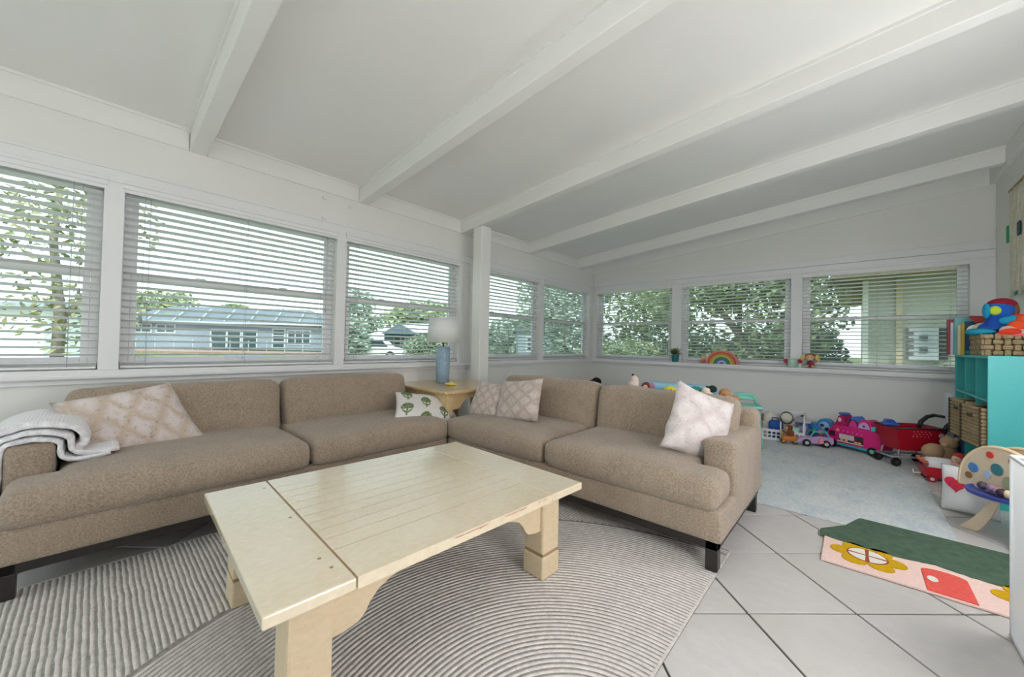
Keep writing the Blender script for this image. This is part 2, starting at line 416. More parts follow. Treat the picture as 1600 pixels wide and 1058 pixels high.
# ------------------------------------------------------------------ windows and blinds
# each is built in a frame of its own: x along the wall, y into the room, z up
def window(n, w, M_rot, loc, label, screen):
    e = bpy.data.objects.new('window_%d' % n, None); COL.objects.link(e); e.location = loc; e.rotation_euler = (0, 0, M_rot)
    struct(e, label, 'window')
    z0, z1, zm = 0.862, ZT, 1.502
    m = MB(); y0, y1 = -0.125, -0.075
    m.box(0, 0.045, y0, y1, z0, z1); m.box(w - 0.045, w, y0, y1, z0, z1); m.box(0.045, w - 0.045, y0, y1, z1 - 0.045, z1); m.box(0.045, w - 0.045, y0, y1, z0, z0 + 0.04)
    m.build('window_frame', M_SASH, e, bevel=0.003)
    m = MB(); m.box(0.045, 0.075, -0.118, -0.097, zm, z1 - 0.046); m.box(w - 0.075, w - 0.046, -0.118, -0.097, zm, z1 - 0.046)
    m.box(0.075, w - 0.075, -0.118, -0.097, z1 - 0.075, z1 - 0.046); m.box(0.046, w - 0.046, -0.118, -0.0975, zm - 0.018, zm - 0.0005)
    m.box(0.075, w - 0.075, -0.118, -0.097, zm, zm + 0.018)
    m.build('upper_sash', M_SASH, e)
    m = MB(); m.box(0.046, 0.0785, -0.0955, -0.0725, z0 + 0.041, zm + 0.02); m.box(w - 0.0785, w - 0.046, -0.0955, -0.0725, z0 + 0.041, zm + 0.02)
    m.box(0.079, w - 0.079, -0.0955, -0.072, z0 + 0.041, z0 + 0.078); m.box(0.079, w - 0.079, -0.0955, -0.072, zm - 0.020, zm + 0.020)
    sl = m.build('lower_sash', M_SASH, e, bevel=0.003)
    for q in (0.3, 0.7):
        m = MB(); m.rbox(w * q - 0.03, w * q + 0.03, -0.094, -0.072, zm + 0.019, zm + 0.035, 0.007, 4); m.build('latch', M_SASH, sl, smooth=True)
    MB().box(0.075, w - 0.075, -0.109, -0.105, zm + 0.018, z1 - 0.075).build('pane', M_GLASS, e)
    MB().box(0.078, w - 0.078, -0.086, -0.082, z0 + 0.078, zm - 0.020).build('pane', M_GLASS, e)
    if screen: MB().box(0.05, w - 0.05, -0.1235, -0.1225, z0 + 0.04, zm).build('insect_screen', M_SCREEN, e)
    return e
PITCH = 0.0462
def slat_mesh(w):
    m = MB(); d = 0.025; prof = [(-d, -0.0016), (0, 0.0020), (d, -0.0016)]
    vs = []
    for x in (0.006, w - 0.006):
        for y, z in prof: vs.append((x, y, z + 0.0014))
        for y, z in reversed(prof): vs.append((x, y, z - 0.0014))
    fs = [(i, (i + 1) % 6, 6 + (i + 1) % 6, 6 + i) for i in range(6)] + [(5, 4, 3, 2, 1, 0), (6, 7, 8, 9, 10, 11)]
    m._add(vs, fs); me = bpy.data.meshes.new('slat'); me.from_pydata(m.v, [], m.f); me.materials.append(M_BLIND)
    me.polygons.foreach_set('use_smooth', [False] * len(me.polygons)); return me
def blind(w, rz, loc, label, tilt, deep=0.018):
    e = thing('venetian_blind', label, 'blind', loc, rz, 'white slatted blinds in the windows')
    yb = -0.036
    # stepped valance with short returns
    prof = [(0.0, 2.045), (0.010, 2.045), (0.012, 2.066), (deep + 0.002, 2.070), (deep + 0.006, 2.094), (deep + 0.015, 2.100), (deep + 0.018, 2.118), (deep + 0.012, 2.122), (0.0, 2.122)]
    m = MB(); n = len(prof)
    m._add([(-0.012, y, z) for y, z in prof] + [(w + 0.012, y, z) for y, z in prof], [tuple(range(n)), tuple(range(2 * n - 1, n - 1, -1))] + [(i, n + i, n + (i + 1) % n, (i + 1) % n) for i in range(n)])
    m.build('valance', M_TRIM, e); MB().box(0.01, w - 0.01, yb - 0.022, yb + 0.022, 2.068, 2.104).build('headrail', M_BLIND, e)
    me = slat_mesh(w); z = 2.022; k = 0; zend = 0.905
    while z > zend + 0.02:
        o = bpy.data.objects.new('slat', me); COL.objects.link(o); o.parent = e
        o.location = (0, yb, z); o.rotation_euler = (tilt + random.uniform(-0.015, 0.015), 0, 0)
        z -= PITCH; k += 1
    for q in range(3):
        o = bpy.data.objects.new('slat', me); COL.objects.link(o); o.parent = e; o.location = (0, yb, 0.889 + 0.008 * q)
    MB().rbox(0.006, w - 0.006, yb - 0.026, yb + 0.026, 0.866, 0.884, 0.006, 4).build('bottom_rail', M_BLIND, e, smooth=True)
    m = MB()
    for x in (0.13, w / 2, w - 0.13):
        for y in (-0.027, 0.027): m.box(x - 0.0011, x + 0.0011, yb + y - 0.0008, yb + y + 0.0008, 0.88, 2.05)
    m.build('ladder_cord', M_CORD, e)
    for x, zc in ((0.09, 1.36), (w - 0.10, 1.20)):
        c = MB().tube([(x, 0.004, 2.05), (x + 0.003, 0.006, zc)], 0.0012, 5).build('pull_cord', M_CORD, e)
        MB().lathe([(0.003, 0.02), (0.006, 0.012), (0.008, -0.012), (0.004, -0.02)], 8, T(x + 0.003, 0.006, zc)).build('tassel', M_CORD, c, smooth=True)
    return e
LWL = ['leftmost in the left wall, a tree outside', 'wide, above the left sofa facing a pale blue house', 'behind the table lamp', 'just past the white post', 'nearest the corner in the left wall']
for k, (a, b) in enumerate(LW):
    window(k + 1, b - a, -PI / 2, (0, b, 0), 'white sash window ' + LWL[k], k > 2)
    blind(b - a, -PI / 2, (0, b, 0), 'white slatted venetian blind ' + ['at the left edge, left of the wide window', 'across the wide window above the left sofa', 'in the window behind the table lamp', 'in the window just past the white post', 'in the left wall window nearest the corner'][k], 0.24)
BWL = ['nearest the corner in the back wall, left of the potted plant', 'above the wooden rainbow', 'beside the turquoise shelf']
for k, (a, b) in enumerate(BW):
    window(k + 6, b - a, PI, (b, 0, 0), 'white sash window ' + BWL[k], True)
    blind(b - a, PI, (b, 0, 0), 'white slatted venetian blind ' + ['in the back wall window nearest the corner', 'in the window above the wooden rainbow', 'in the back wall window beside the turquoise shelf'][k], 0.15, 0.004)
# two small cleats screwed to the left wall above the casing
for k, (y, z) in enumerate(((-4.86, 2.40), (-4.86, 2.215), (-4.62, 2.385), (-4.62, 2.20))):
    m = MB(); m.rbox(0.0, 0.018, y - 0.02, y + 0.02, z - 0.015, z + 0.015, 0.008, 4)
    tag(m.build('wall_clip', M_TRIM, smooth=True), 'small white clip on the left wall above the window, %s' % ['upper one left of the mullion', 'lower one left of the mullion', 'upper one right of the mullion', 'lower one right of the mullion'][k], 'clip', 'small wall clips')

# ------------------------------------------------------------------ unseen globes added as fill light, overhead and on stands
def emis(name, col, s):
    m = bpy.data.materials.new(name); m.use_nodes = True; nt = m.node_tree; nt.nodes.clear()
    o = nt.nodes.new('ShaderNodeOutputMaterial'); e = nt.nodes.new('ShaderNodeEmission'); e.inputs[0].default_value = (*col, 1); e.inputs[1].default_value = s
    nt.links.new(e.outputs[0], o.inputs[0]); return m
for k, (x, y, wts) in enumerate(FILL_GLOBES):  # added out of view to brighten the ceiling and beam faces
    e = thing('fill_globe', 'unseen frosted globe added overhead as fill light, %s' % ['above the viewer', 'nearest the glass door'][k], 'fill light', (x, y, ceil_z(x)), group='added overhead fill globes')
    MB().lathe([(0.07, -0.02), (0.07, 0.0)], 20).build('canopy', M_TRIM, e, smooth=False); MB().tube([(0, 0, -0.02), (0, 0, -0.10)], 0.010, 8).build('stem', M_TRIM, e, smooth=True)
    MB().ball((0, 0, -0.26), 0.17, 28, 18).build('globe', emis('fill_glow', FILL_C, wts / (PI * 4 * PI * 0.17 ** 2)), e, smooth=True)
for k, (x, y, z, wts) in enumerate(FILL_STANDS):  # added out of view to lift the ceiling and far end from below
    e = thing('fill_stand', 'unseen frosted globe on a stand added as fill light %s' % ['by the right wall near the viewer', 'by the right wall past the hamper', 'by the left wall behind the viewer'][k], 'floor lamp', (x, y, 0), group='added standing fill globes')
    MB().lathe([(0.14, 0), (0.14, 0.012), (0.03, 0.03)], 24).build('base', M_TRIM, e); MB().tube([(0, 0, 0.03), (0, 0, z - 0.19)], 0.012, 8).build('pole', M_TRIM, e, smooth=True)
    MB().ball((0, 0, z), 0.20, 28, 18).build('globe', emis('fill_glow', FILL_C, wts / (PI * 4 * PI * 0.20 ** 2)), e, smooth=True)

# ------------------------------------------------------------------ fabrics and woods
def fabric(name, c0, c1, scale=260.0, bump=0.35):
    m, nt, b = new_mat(name); co = coords(nt)
    w = contrast(tex_noise(nt, co, scale, 2.0, 0.7), 0.35, 0.65); l = contrast(tex_noise(nt, co, 5.0, 4.0), 0.3, 0.7)
    s = contrast(tex_noise(nt, co, 40.0, 3.0, 0.6, stretch=(1, 1, 0.15)), 0.35, 0.7)
    c = mixc(nt, w, c0, c1); c = mixc(nt, l * 0.30, c, tuple(min(1, v * 1.18) for v in c1)); c = mixc(nt, s * 0.2, c, tuple(v * 0.8 for v in c0))
    nt.links.new(c, b.inputs['Base Color']); b.inputs['Roughness'].default_value = 0.95; b.inputs['Specular IOR Level'].default_value = 0.15
    b.inputs['Sheen Weight'].default_value = 0.25; b.inputs['Sheen Roughness'].default_value = 0.6
    add_bump(nt, b, w, bump, 0.003); return m
M_SOFA = fabric('tan_chenille', (0.225, 0.162, 0.112), (0.405, 0.318, 0.246), 125.0, 0.6)
M_DARKWOOD = plain('espresso_wood', (0.022, 0.017, 0.015), 0.35, 0.2, 12)
def wood(name, c0, c1, c2, rough, axis=(6, 0.6, 6), coat=0.0):
    m, nt, b = new_mat(name); co = coords(nt)
    g = contrast(tex_noise(nt, co, 55, 4.0, 0.7, stretch=(1, 0.6, 1)), 0.25, 0.75); d = contrast(tex_noise(nt, co, 2.2, 5.0, 0.6), 0.35, 0.7)
    e = contrast(tex_noise(nt, co, 28, 5.0, 0.7, stretch=axis), 0.62, 0.72)
    c = mixc(nt, g, c0, c1); c = mixc(nt, d * 0.5, c, c2); c = mixc(nt, e * 0.10, c, tuple(v * 0.75 for v in c0))
    nt.links.new(c, b.inputs['Base Color']); b.inputs['Roughness'].default_value = rough; b.inputs['Specular IOR Level'].default_value = 0.5
    r = (g * 0.08 + rough - 0.03); nt.links.new(r.k, b.inputs['Roughness'])
    b.inputs['Coat Weight'].default_value = coat; b.inputs['Coat Roughness'].default_value = 0.10
    add_bump(nt, b, g, 0.05, 0.003); return m
M_TABLE = wood('whitewashed_pine', (0.70, 0.565, 0.38), (0.81, 0.70, 0.52), (0.83, 0.75, 0.61), 0.22, coat=1.0)
M_TABLELEG = wood('whitewashed_pine_leg', (0.60, 0.46, 0.285), (0.74, 0.60, 0.41), (0.68, 0.55, 0.38), 0.42, (6, 6, 0.6))
M_PINE = wood('honey_pine', (0.56, 0.37, 0.17), (0.68, 0.49, 0.26), (0.70, 0.56, 0.37), 0.30, coat=0.5)
M_GROOVE = plain('table_groove', (0.33, 0.215, 0.12), 0.8)

# ------------------------------------------------------------------ sofas
def soft(m, name, parent, mat=M_SOFA, voxel=0.0, it=0):
    o = m.build(name, mat, parent, smooth=True)
    if voxel:
        r = o.modifiers.new('remesh', 'REMESH'); r.mode = 'VOXEL'; r.voxel_size = voxel; r.use_smooth_shade = True
        s = o.modifiers.new('smooth', 'SMOOTH'); s.factor = 0.5; s.iterations = it
    return o
def lean(x0, x1, y, z0, h, t, ang, m, **k):
    """back cushion between x0 and x1 leaning backwards by ang, lower front edge at y, z0"""
    M = T((x0 + x1) / 2, y, z0) @ RX(ang)
    w = (x1 - x0) / 2
    # built lying down so that its crown puffs the broad faces
    return m.rbox(-w, w, -h / 2, h / 2, -t / 2, t / 2, t * 0.30, 14, crown=0.030, nz=0.013, nf=4.2, M=M @ T(0, t / 2, h / 2) @ RX(PI / 2), **k)
def sofa(name, label, loc, rz, L, D, arm, AW, seats, backs, bx=(0.0, 0.0, 0.69)):
    """front along local x at y=0, back at y=D; arm is 'L' or 'R'"""
    e = thing(name, label, 'sofa', loc, rz)
    ax0, ax1 = (0, AW) if arm == 'L' else (L - AW, L); ay = 0.29
    m = MB(); m.rbox(0.0, L, 0.0, D, 0.148, 0.300, 0.022, 16); soft(m, 'base', e)
    m = MB(); m.rbox(bx[0] + 0.004, L - bx[1] - 0.006, D - 0.20, D - 0.004, 0.17, bx[2], 0.05, 16); soft(m, 'back', e)
    m = MB(); m.rbox(ax0 + (0.0025 if arm == 'L' else 0), ax1 - (0 if arm == 'L' else 0.0025), ay, D - 0.012, 0.16, 0.578, 0.030, 16); soft(m, 'arm', e)
    # dark plinth rail and legs
    m = MB(); m.box(0.02, L - 0.02, 0.02, 0.075, 0.108, 0.152); m.box(0.02, L - 0.02, D - 0.075, D - 0.02, 0.108, 0.152); m.box(0.02, 0.075, 0.02, D - 0.02, 0.108, 0.152); m.box(L - 0.075, L - 0.02, 0.02, D - 0.02, 0.108, 0.152)
    m.build('plinth', M_DARKWOOD, e, bevel=0.003)
    for x in (0.02, L - 0.075):
        for y in (0.02, D - 0.105): MB().box(x, x + 0.055, y, y + 0.055, 0.008 if y < 0.5 else 0.0, 0.11).build('leg', M_DARKWOOD, e, bevel=0.003)
    for i, (x0, x1, lip) in enumerate(seats):
        m = MB(); m.rbox(x0, x1, -0.025, D - 0.24, 0.292, 0.455, 0.048, 16, crown=0.028, nz=0.006, nf=3.5, seed=i * 3.1 + (0 if arm == 'L' else 9))
        if lip:                                  # the cushion wraps round the front of the arm
            q0, q1 = (0.015, x0 + 0.20) if arm == 'L' else (x1 - 0.20, L - 0.015)
            m.rbox(q0, q1, -0.025, ay - 0.005, 0.292, 0.443, 0.050, 8, crown=0.010)
        c = soft(m, 'seat_cushion', e, voxel=0.013, it=3)
    for i, (x0, x1, h, sd_) in enumerate(backs):
        m = MB(); lean(x0, x1, 0.58, 0.405, h, 0.21, -0.20, m, seed=sd_)
        soft(m, 'back_cushion', e)
    return e
# left sofa: local x runs along +y of the room
left_sofa = sofa('sofa', 'tan fabric sofa along the left wall under the wide window', (1.14, -6.515, 0), PI / 2, 2.25, 1.06, 'L', 0.155,
                 [(0.16, 1.185, True), (1.193, 2.255, False)], [(0.165, 1.205, 0.395, 2.0), (1.218, 2.262, 0.400, 7.0)], (0.20, 0.02, 0.66))
right_sofa = sofa('sofa', 'tan fabric sofa with its back to the play corner and kids toys', (1.10, -4.245, 0), 0.0, 2.075, 1.07, 'R', 0.165,
                  [(-0.005, 1.015, False), (1.025, 1.905, True)], [(0.03, 1.035, 0.405, 4.4), (1.05, 2.00, 0.395, 12.0)])

# ------------------------------------------------------------------ coffee table
ct = thing('coffee_table', 'whitewashed plank coffee table standing on the striped rug', 'coffee table', (2.147, -5.297, 0.008), math.radians(-2.6))
HX, HY, ZT_ = 0.498, 0.652, 0.422
EB = 0.225
# near and far end boards run across, planks run the long way
for s_ in (-1, 1):
    y0, y1 = (-HY, -HY + EB - 0.0022) if s_ < 0 else (HY - EB + 0.0022, HY)
    MB().box(-HX, HX, y0, y1, ZT_ - 0.034, ZT_).build('end_board', M_TABLE, ct, bevel=0.005)
cuts = [-HX, -0.36, -0.285, -0.21, -0.135, -0.06, 0.015, 0.09, 0.165, 0.245, HX]
cuts = [-HX, -0.375, -0.30, -0.225, -0.15, -0.075, 0.0, 0.075, 0.15, 0.225, 0.31, HX]
for a, b in zip(cuts[:-1], cuts[1:]):
    MB().box(a + 0.0028, b - 0.0028, -HY + EB + 0.0022, HY - EB - 0.0022, ZT_ - 0.034, ZT_ - random.uniform(0.0, 0.0008)).build('plank', M_TABLE, ct, bevel=0.0)
MB().box(-HX + 0.03, HX - 0.03, -HY + 0.03, HY - 0.03, ZT_ - 0.040, ZT_ - 0.0028).build('underlay', M_GROOVE, ct)
LEG = 0.118; LI = 0.075
def leg_post(sx_, sy_):
    cx, cy = sx_ * (HX - LI - LEG / 2), sy_ * (HY - LI - LEG / 2); h = LEG / 2
    m = MB(); m.box(cx - h, cx + h, cy - h, cy + h, 0.112, ZT_ - 0.038); lg = m.build('leg', M_TABLELEG, ct, bevel=0.010)
    m = MB(); k = h - 0.004; m.box(cx - k, cx + k, cy - k, cy + k, 0.100, 0.116); m.build('groove', M_GROOVE, lg)
    m = MB(); k = h + 0.002; m.box(cx - k, cx + k, cy - k, cy + k, 0.0, 0.103); m.build('foot_block', M_TABLELEG, lg, bevel=0.008)
for a in (-1, 1):
    for b in (-1, 1): leg_post(a, b)
def apron_poly(half_len, zt, big, small):
    """rail with a scroll bracket at each end; x along the rail, y = height"""
    pts = [(-half_len, zt), (-half_len, zt - big)]
    prof = [(0.0, 1.0), (0.045, 0.985), (0.085, 0.93), (0.105, 0.82), (0.12, 0.66), (0.145, 0.50), (0.18, 0.40), (0.215, 0.345)]
    L_ = []
    for dx, f in prof: L_.append((-half_len + dx, zt - big * f))
    R_ = [(-x, y) for x, y in reversed(L_)]
    return [(-half_len, zt)] + L_ + R_ + [(half_len, zt)]
for s_ in (-1, 1):
    hl = HY - LI - LEG + 0.005
    poly = apron_poly(hl, ZT_ - 0.038, 0.165, 0.06)
    m = MB(); x = s_ * (HX - LI - 0.030)
    m.prism(poly, -0.013, 0.013, T(x, 0, 0) @ RZ(PI / 2) @ RX(PI / 2)); m.build('apron', M_TABLELEG, ct, bevel=0.003)
    hl = HX - LI - LEG + 0.005
    poly = apron_poly(hl, ZT_ - 0.038, 0.150, 0.06); y = s_ * (HY - LI - 0.030)
    m = MB(); m.prism(poly, -0.013, 0.013, T(0, y, 0) @ RX(PI / 2)); m.build('apron', M_TABLELEG, ct, bevel=0.003)
# pegs along the near end board, a chipped pink edge on the long side
for x, y in ((0.40, -HY + EB - 0.035), (0.33, -HY + EB - 0.045), (-0.02, -HY + EB - 0.03), (-0.4, -HY + EB - 0.03)):
    MB().lathe([(0.0055, 0), (0.0055, 0.0012)], 10, T(x, y, ZT_ - 0.0004)).build('peg', M_GROOVE, ct)
m_chip = plain('chipped_primer', (0.52, 0.27, 0.22), 0.8, 0.3, 60)
for y, l in ((-0.02, 0.16), (0.20, 0.13), (0.36, 0.06)):
    m = MB(); n = 14; vs = []; fs = []
    for i in range(n + 1):
        q = y - l / 2 + l * i / n; wdt = 0.003 + 0.004 * abs(noise.noise(Vector((q * 40, 1, 0)))) if 0 < i < n else 0.0005
        vs += [(HX + 0.0004, q, ZT_ - 0.006), (HX + 0.0004, q, ZT_ - 0.006 - wdt)]
    for i in range(n): fs.append((2 * i, 2 * i + 1, 2 * i + 3, 2 * i + 2))
    m._add(vs, fs); m.build('chip', m_chip, ct)

# ------------------------------------------------------------------ side table, lamp
stb = thing('side_table', 'honey pine side table in the corner between the two sofas', 'side table', (0.525, -3.735, 0))
hx, hy, zt = 0.465, 0.435, 0.655; c_ = 0.10
poly = [(-hx + c_, -hy), (hx - 0.02, -hy), (hx, -hy + 0.02), (hx, hy - c_), (hx - c_, hy), (-hx + c_, hy), (-hx, hy - c_), (-hx, -hy + c_)]
MB().prism(poly, zt - 0.028, zt).build('table_top', M_PINE, stb, bevel=0.007)
for a in (-1, 1):
    for b in (-1, 1): MB().box(a * (hx - 0.07) - 0.035, a * (hx - 0.07) + 0.035, b * (hy - 0.07) - 0.035, b * (hy - 0.07) + 0.035, 0, zt - 0.028).build('leg', M_PINE, stb, bevel=0.006)
for s_ in (-1, 1):
    p_ = apron_poly(hy - 0.10, zt - 0.028, 0.15, 0.05); p_ = [(x, zt - 0.028 - (zt - 0.028 - y) * 1.0) for x, y in p_]
    MB().prism(p_, -0.011, 0.011, T(s_ * (hx - 0.055), 0, 0) @ RZ(PI / 2) @ RX(PI / 2)).build('apron', M_PINE, stb)
    p_ = apron_poly(hx - 0.10, zt - 0.028, 0.15, 0.05)
    MB().prism(p_, -0.011, 0.011, T(0, s_ * (hy - 0.055), 0) @ RX(PI / 2)).build('apron', M_PINE, stb)
MB().box(-hx + 0.06, hx - 0.06, -hy + 0.06, hy - 0.06, 0.12, 0.142).build('shelf', M_PINE, stb)
lamp = thing('table_lamp', 'blue ceramic table lamp with white drum shade on side table', 'lamp', (0.33, -3.71, 0.656))
def lamp_mat():
    m, nt, b = new_mat('blue_glaze'); co = coords(nt)
    v = nt.nodes.new('ShaderNodeTexVoronoi'); v.inputs['Scale'].default_value = 62; nt.links.new(co, v.inputs['Vector'])
    d = S(nt, v.outputs['Distance']); nt.links.new(mixc(nt, contrast(d, 0.1, 0.6), (0.20, 0.30, 0.41), (0.29, 0.40, 0.52)), b.inputs['Base Color'])
    b.inputs['Roughness'].default_value = 0.4; add_bump(nt, b, d, 0.5, 0.006); return m
MB().lathe([(0.066, 0), (0.072, 0.006), (0.074, 0.19), (0.073, 0.372), (0.068, 0.384), (0.030, 0.390)], 32).build('base', lamp_mat(), lamp, smooth=True)
MB().lathe([(0.010, 0.385), (0.010, 0.455)], 12).build('neck', plain('dark_brass', (0.10, 0.09, 0.08), 0.4, metal=0.6), lamp, smooth=True)
sh = MB(); seg = 40; vs = []; fs = []
prof = [(0.182, 0.432), (0.156, 0.698), (0.153, 0.698), (0.179, 0.432)]
for r_, z_ in prof:
    for k in range(seg): vs.append((r_ * math.cos(2 * PI * k / seg), r_ * math.sin(2 * PI * k / seg), z_))
for i in range(4):
    for k in range(seg):
        l = (k + 1) % seg; j = (i + 1) % 4; fs.append((i * seg + k, i * seg + l, j * seg + l, j * seg + k))
sh._add(vs, fs)
M_SHADE = sheer('lampshade_linen', (0.93, 0.94, 0.93), 0.97)
shade = sh.build('lamp_shade', M_SHADE, lamp, smooth=True)
m = MB(); m.tube([(0, 0, 0.45), (0, 0, 0.69)], 0.003, 6); m.tube([(-0.155, 0, 0.69), (0.155, 0, 0.69)], 0.0025, 6); m.tube([(0, -0.155, 0.69), (0, 0.155, 0.69)], 0.0025, 6)
m.build('harp', plain('harp_brass', (0.5, 0.45, 0.35), 0.4, metal=0.7), shade)
m = MB(); m.ball((0, 0, 0.015), (0.055, 0.035, 0.016)); m.ball((0.05, 0.02, 0.013), (0.03, 0.025, 0.013)); m.ball((-0.05, 0.01, 0.012), (0.028, 0.022, 0.012)); m.ball((0.0, 0.03, 0.022), (0.02, 0.02, 0.012))
tag(m.build('toy', rgb(226, 208, 96, rough=0.5), smooth=True, loc=(0.60, -3.83, 0.655)), 'small yellow toy lying on the pine side table', 'toy')

# ------------------------------------------------------------------ big striped rug
M_RUGB = plain('rug_ground', (0.33, 0.315, 0.295), 1.0, 0.22, 60, bump=0.6, bscale=300, spec=0.05, bdist=0.003)
M_RUGL = plain('rug_pile', (0.66, 0.61, 0.58), 1.0, 0.14, 50, bump=0.6, bscale=300, spec=0.05, bdist=0.003)
RX0, RX1, RYA, RYB = 1.02, 3.155, -6.98, -3.93
rug = thing('area_rug', 'large taupe rug of half-circle and straight stripes under the coffee table', 'rug', (0, 0, 0))
MB().box(RX0, RX1, RYA, RYB, 0.0008, 0.0055).build('ground', M_RUGB, rug)
RC = Vector((3.15, -5.42)); RR_ = 1.405; PER = 0.0205
m = MB()
def ridge(m, pts, width, z0, z1, wob, seed):
    """a raised strip of pile along pts"""
    vs = []; fs = []; n = len(pts)
    for i, p in enumerate(pts):
        t = (pts[min(i + 1, n - 1)] - pts[max(i - 1, 0)]).normalized(); nrm = Vector((-t.y, t.x))
        a = noise.noise(Vector((p.x * 18, p.y * 18, seed))) * wob; b = noise.noise(Vector((p.x * 18, p.y * 18, seed + 50))) * wob
        for off, z in ((-width / 2 - 0.001 + a, z0), (-width / 2 + 0.0018 + a, z1), (width / 2 - 0.0018 + b, z1), (width / 2 + 0.001 + b, z0)):
            q = p + nrm * off; vs.append((q.x, q.y, z))
    for i in range(n - 1):
        for k in range(3): fs.append((4 * i + k, 4 * i + k + 1, 4 * i + 5 + k, 4 * i + 4 + k))
    m._add(vs, fs)
r_ = RR_ - 0.012; k = 0
while r_ > 0.02:
    n = max(24, int(r_ * 150)); run = []
    for i in range(n + 1):
        a = PI / 2 + PI * i / n; p = RC + Vector((math.cos(a), math.sin(a))) * r_
        if RX0 + 0.01 < p.x < RX1 - 0.004 and RYA + 0.01 < p.y < RYB - 0.012: run.append(p)
        elif run:
            if len(run) > 3: ridge(m, run, PER * 0.56, 0.005, 0.0080, 0.0016, k * 1.7)
            run = []
    if len(run) > 3: ridge(m, run, PER * 0.56, 0.005, 0.0080, 0.0016, k * 1.7)
    r_ -= PER; k += 1
stuff(m.build('ring_pile', M_RUGL, rug, smooth=True))
m = MB(); y = RYA + 0.03; k = 0
while y < RYB - 0.02:
    run = []
    x = RX0 + 0.012
    while x < RX1 - 0.01:
        p = Vector((x, y + 0.002 * noise.noise(Vector((x * 9, y * 3, 4)))))
        if (p - RC).length > RR_ + 0.012: run.append(p)
        else:
            if len(run) > 3: ridge(m, run, 0.0108, 0.005, 0.0078, 0.0024, k * 2.3)
            run = []
        x += 0.011
    if len(run) > 3: ridge(m, run, 0.0108, 0.005, 0.0078, 0.0024, k * 2.3)
    y += 0.0190; k += 1
stuff(m.build('straight_pile', M_RUGL, rug, smooth=True))
m = MB()
for a in ((RX0, RX0 + 0.010, RYA, RYB), (RX1 - 0.010, RX1, RYA, RYB), (RX0, RX1, RYA, RYA + 0.010), (RX0, RX1, RYB - 0.010, RYB)): m.box(a[0], a[1], a[2], a[3], 0.001, 0.0078)
m.build('binding', M_RUGL, rug, bevel=0.002)

# ------------------------------------------------------------------ blue-grey play rug
def playrug_mat():
    m, nt, b = new_mat('faded_blue_rug'); co = coords(nt)
    a = contrast(tex_noise(nt, co, 1.6, 6.0, 0.7), 0.35, 0.65); g = contrast(tex_noise(nt, co, 34, 4.0, 0.8, stretch=(1.6, 0.6, 1)), 0.38, 0.62); z = contrast(tex_noise(nt, co, 5, 6.0, 0.8, stretch=(1.3, 0.7, 1)), 0.5, 0.62)
    c = mixc(nt, a, (0.60, 0.635, 0.625), (0.70, 0.705, 0.685)); c = mixc(nt, g * 0.5, c, (0.42, 0.48, 0.54)); c = mixc(nt, z * 0.5, c, (0.40, 0.47, 0.58))
    nt.links.new(c, b.inputs['Base Color']); b.inputs['Roughness'].default_value = 0.95; b.inputs['Specular IOR Level'].default_value = 0.1; add_bump(nt, b, g, 0.25, 0.004); return m
m = MB(); m.box(1.35, 4.085, -3.088, -0.32, 0.0008, 0.007)
tag(m.build('play_rug', playrug_mat(), bevel=0.003), 'faded pale blue rug on the floor under the kids toys', 'rug')

# ------------------------------------------------------------------ house-shaped kids rug
kr = thing('kids_rug', 'house-shaped kids rug with green roof, pink walls and red door', 'rug', (0, 0, 0.0))
M_KP = plain('tuft_pink', lin((236, 205, 196)), 1.0, 0.07, 70, bump=0.5, bscale=260, spec=0.05)
M_KG = plain('tuft_green', lin((84, 104, 88)), 1.0, 0.16, 30, bump=0.5, bscale=260, spec=0.05)
M_KY = plain('tuft_mustard', lin((203, 161, 34)), 1.0, 0.12, 60, bump=0.5, bscale=260, spec=0.05)
M_KR = plain('tuft_red', lin((226, 96, 88)), 1.0, 0.10, 60, bump=0.5, bscale=260, spec=0.05)
M_KW = plain('tuft_white', lin((232, 226, 218)), 1.0, 0.05, 60, bump=0.5, bscale=260, spec=0.05)
M_KB = plain('tuft_rust', lin((160, 88, 62)), 1.0, 0.1, 60, spec=0.05)
kx0, kx1, ky0, ky1 = 3.512, 4.42, -3.705, -3.395
MB().box(kx0, kx1, ky0, ky1 + 0.06, 0.001, 0.012).build('wall_field', M_KP, kr, bevel=0.004)
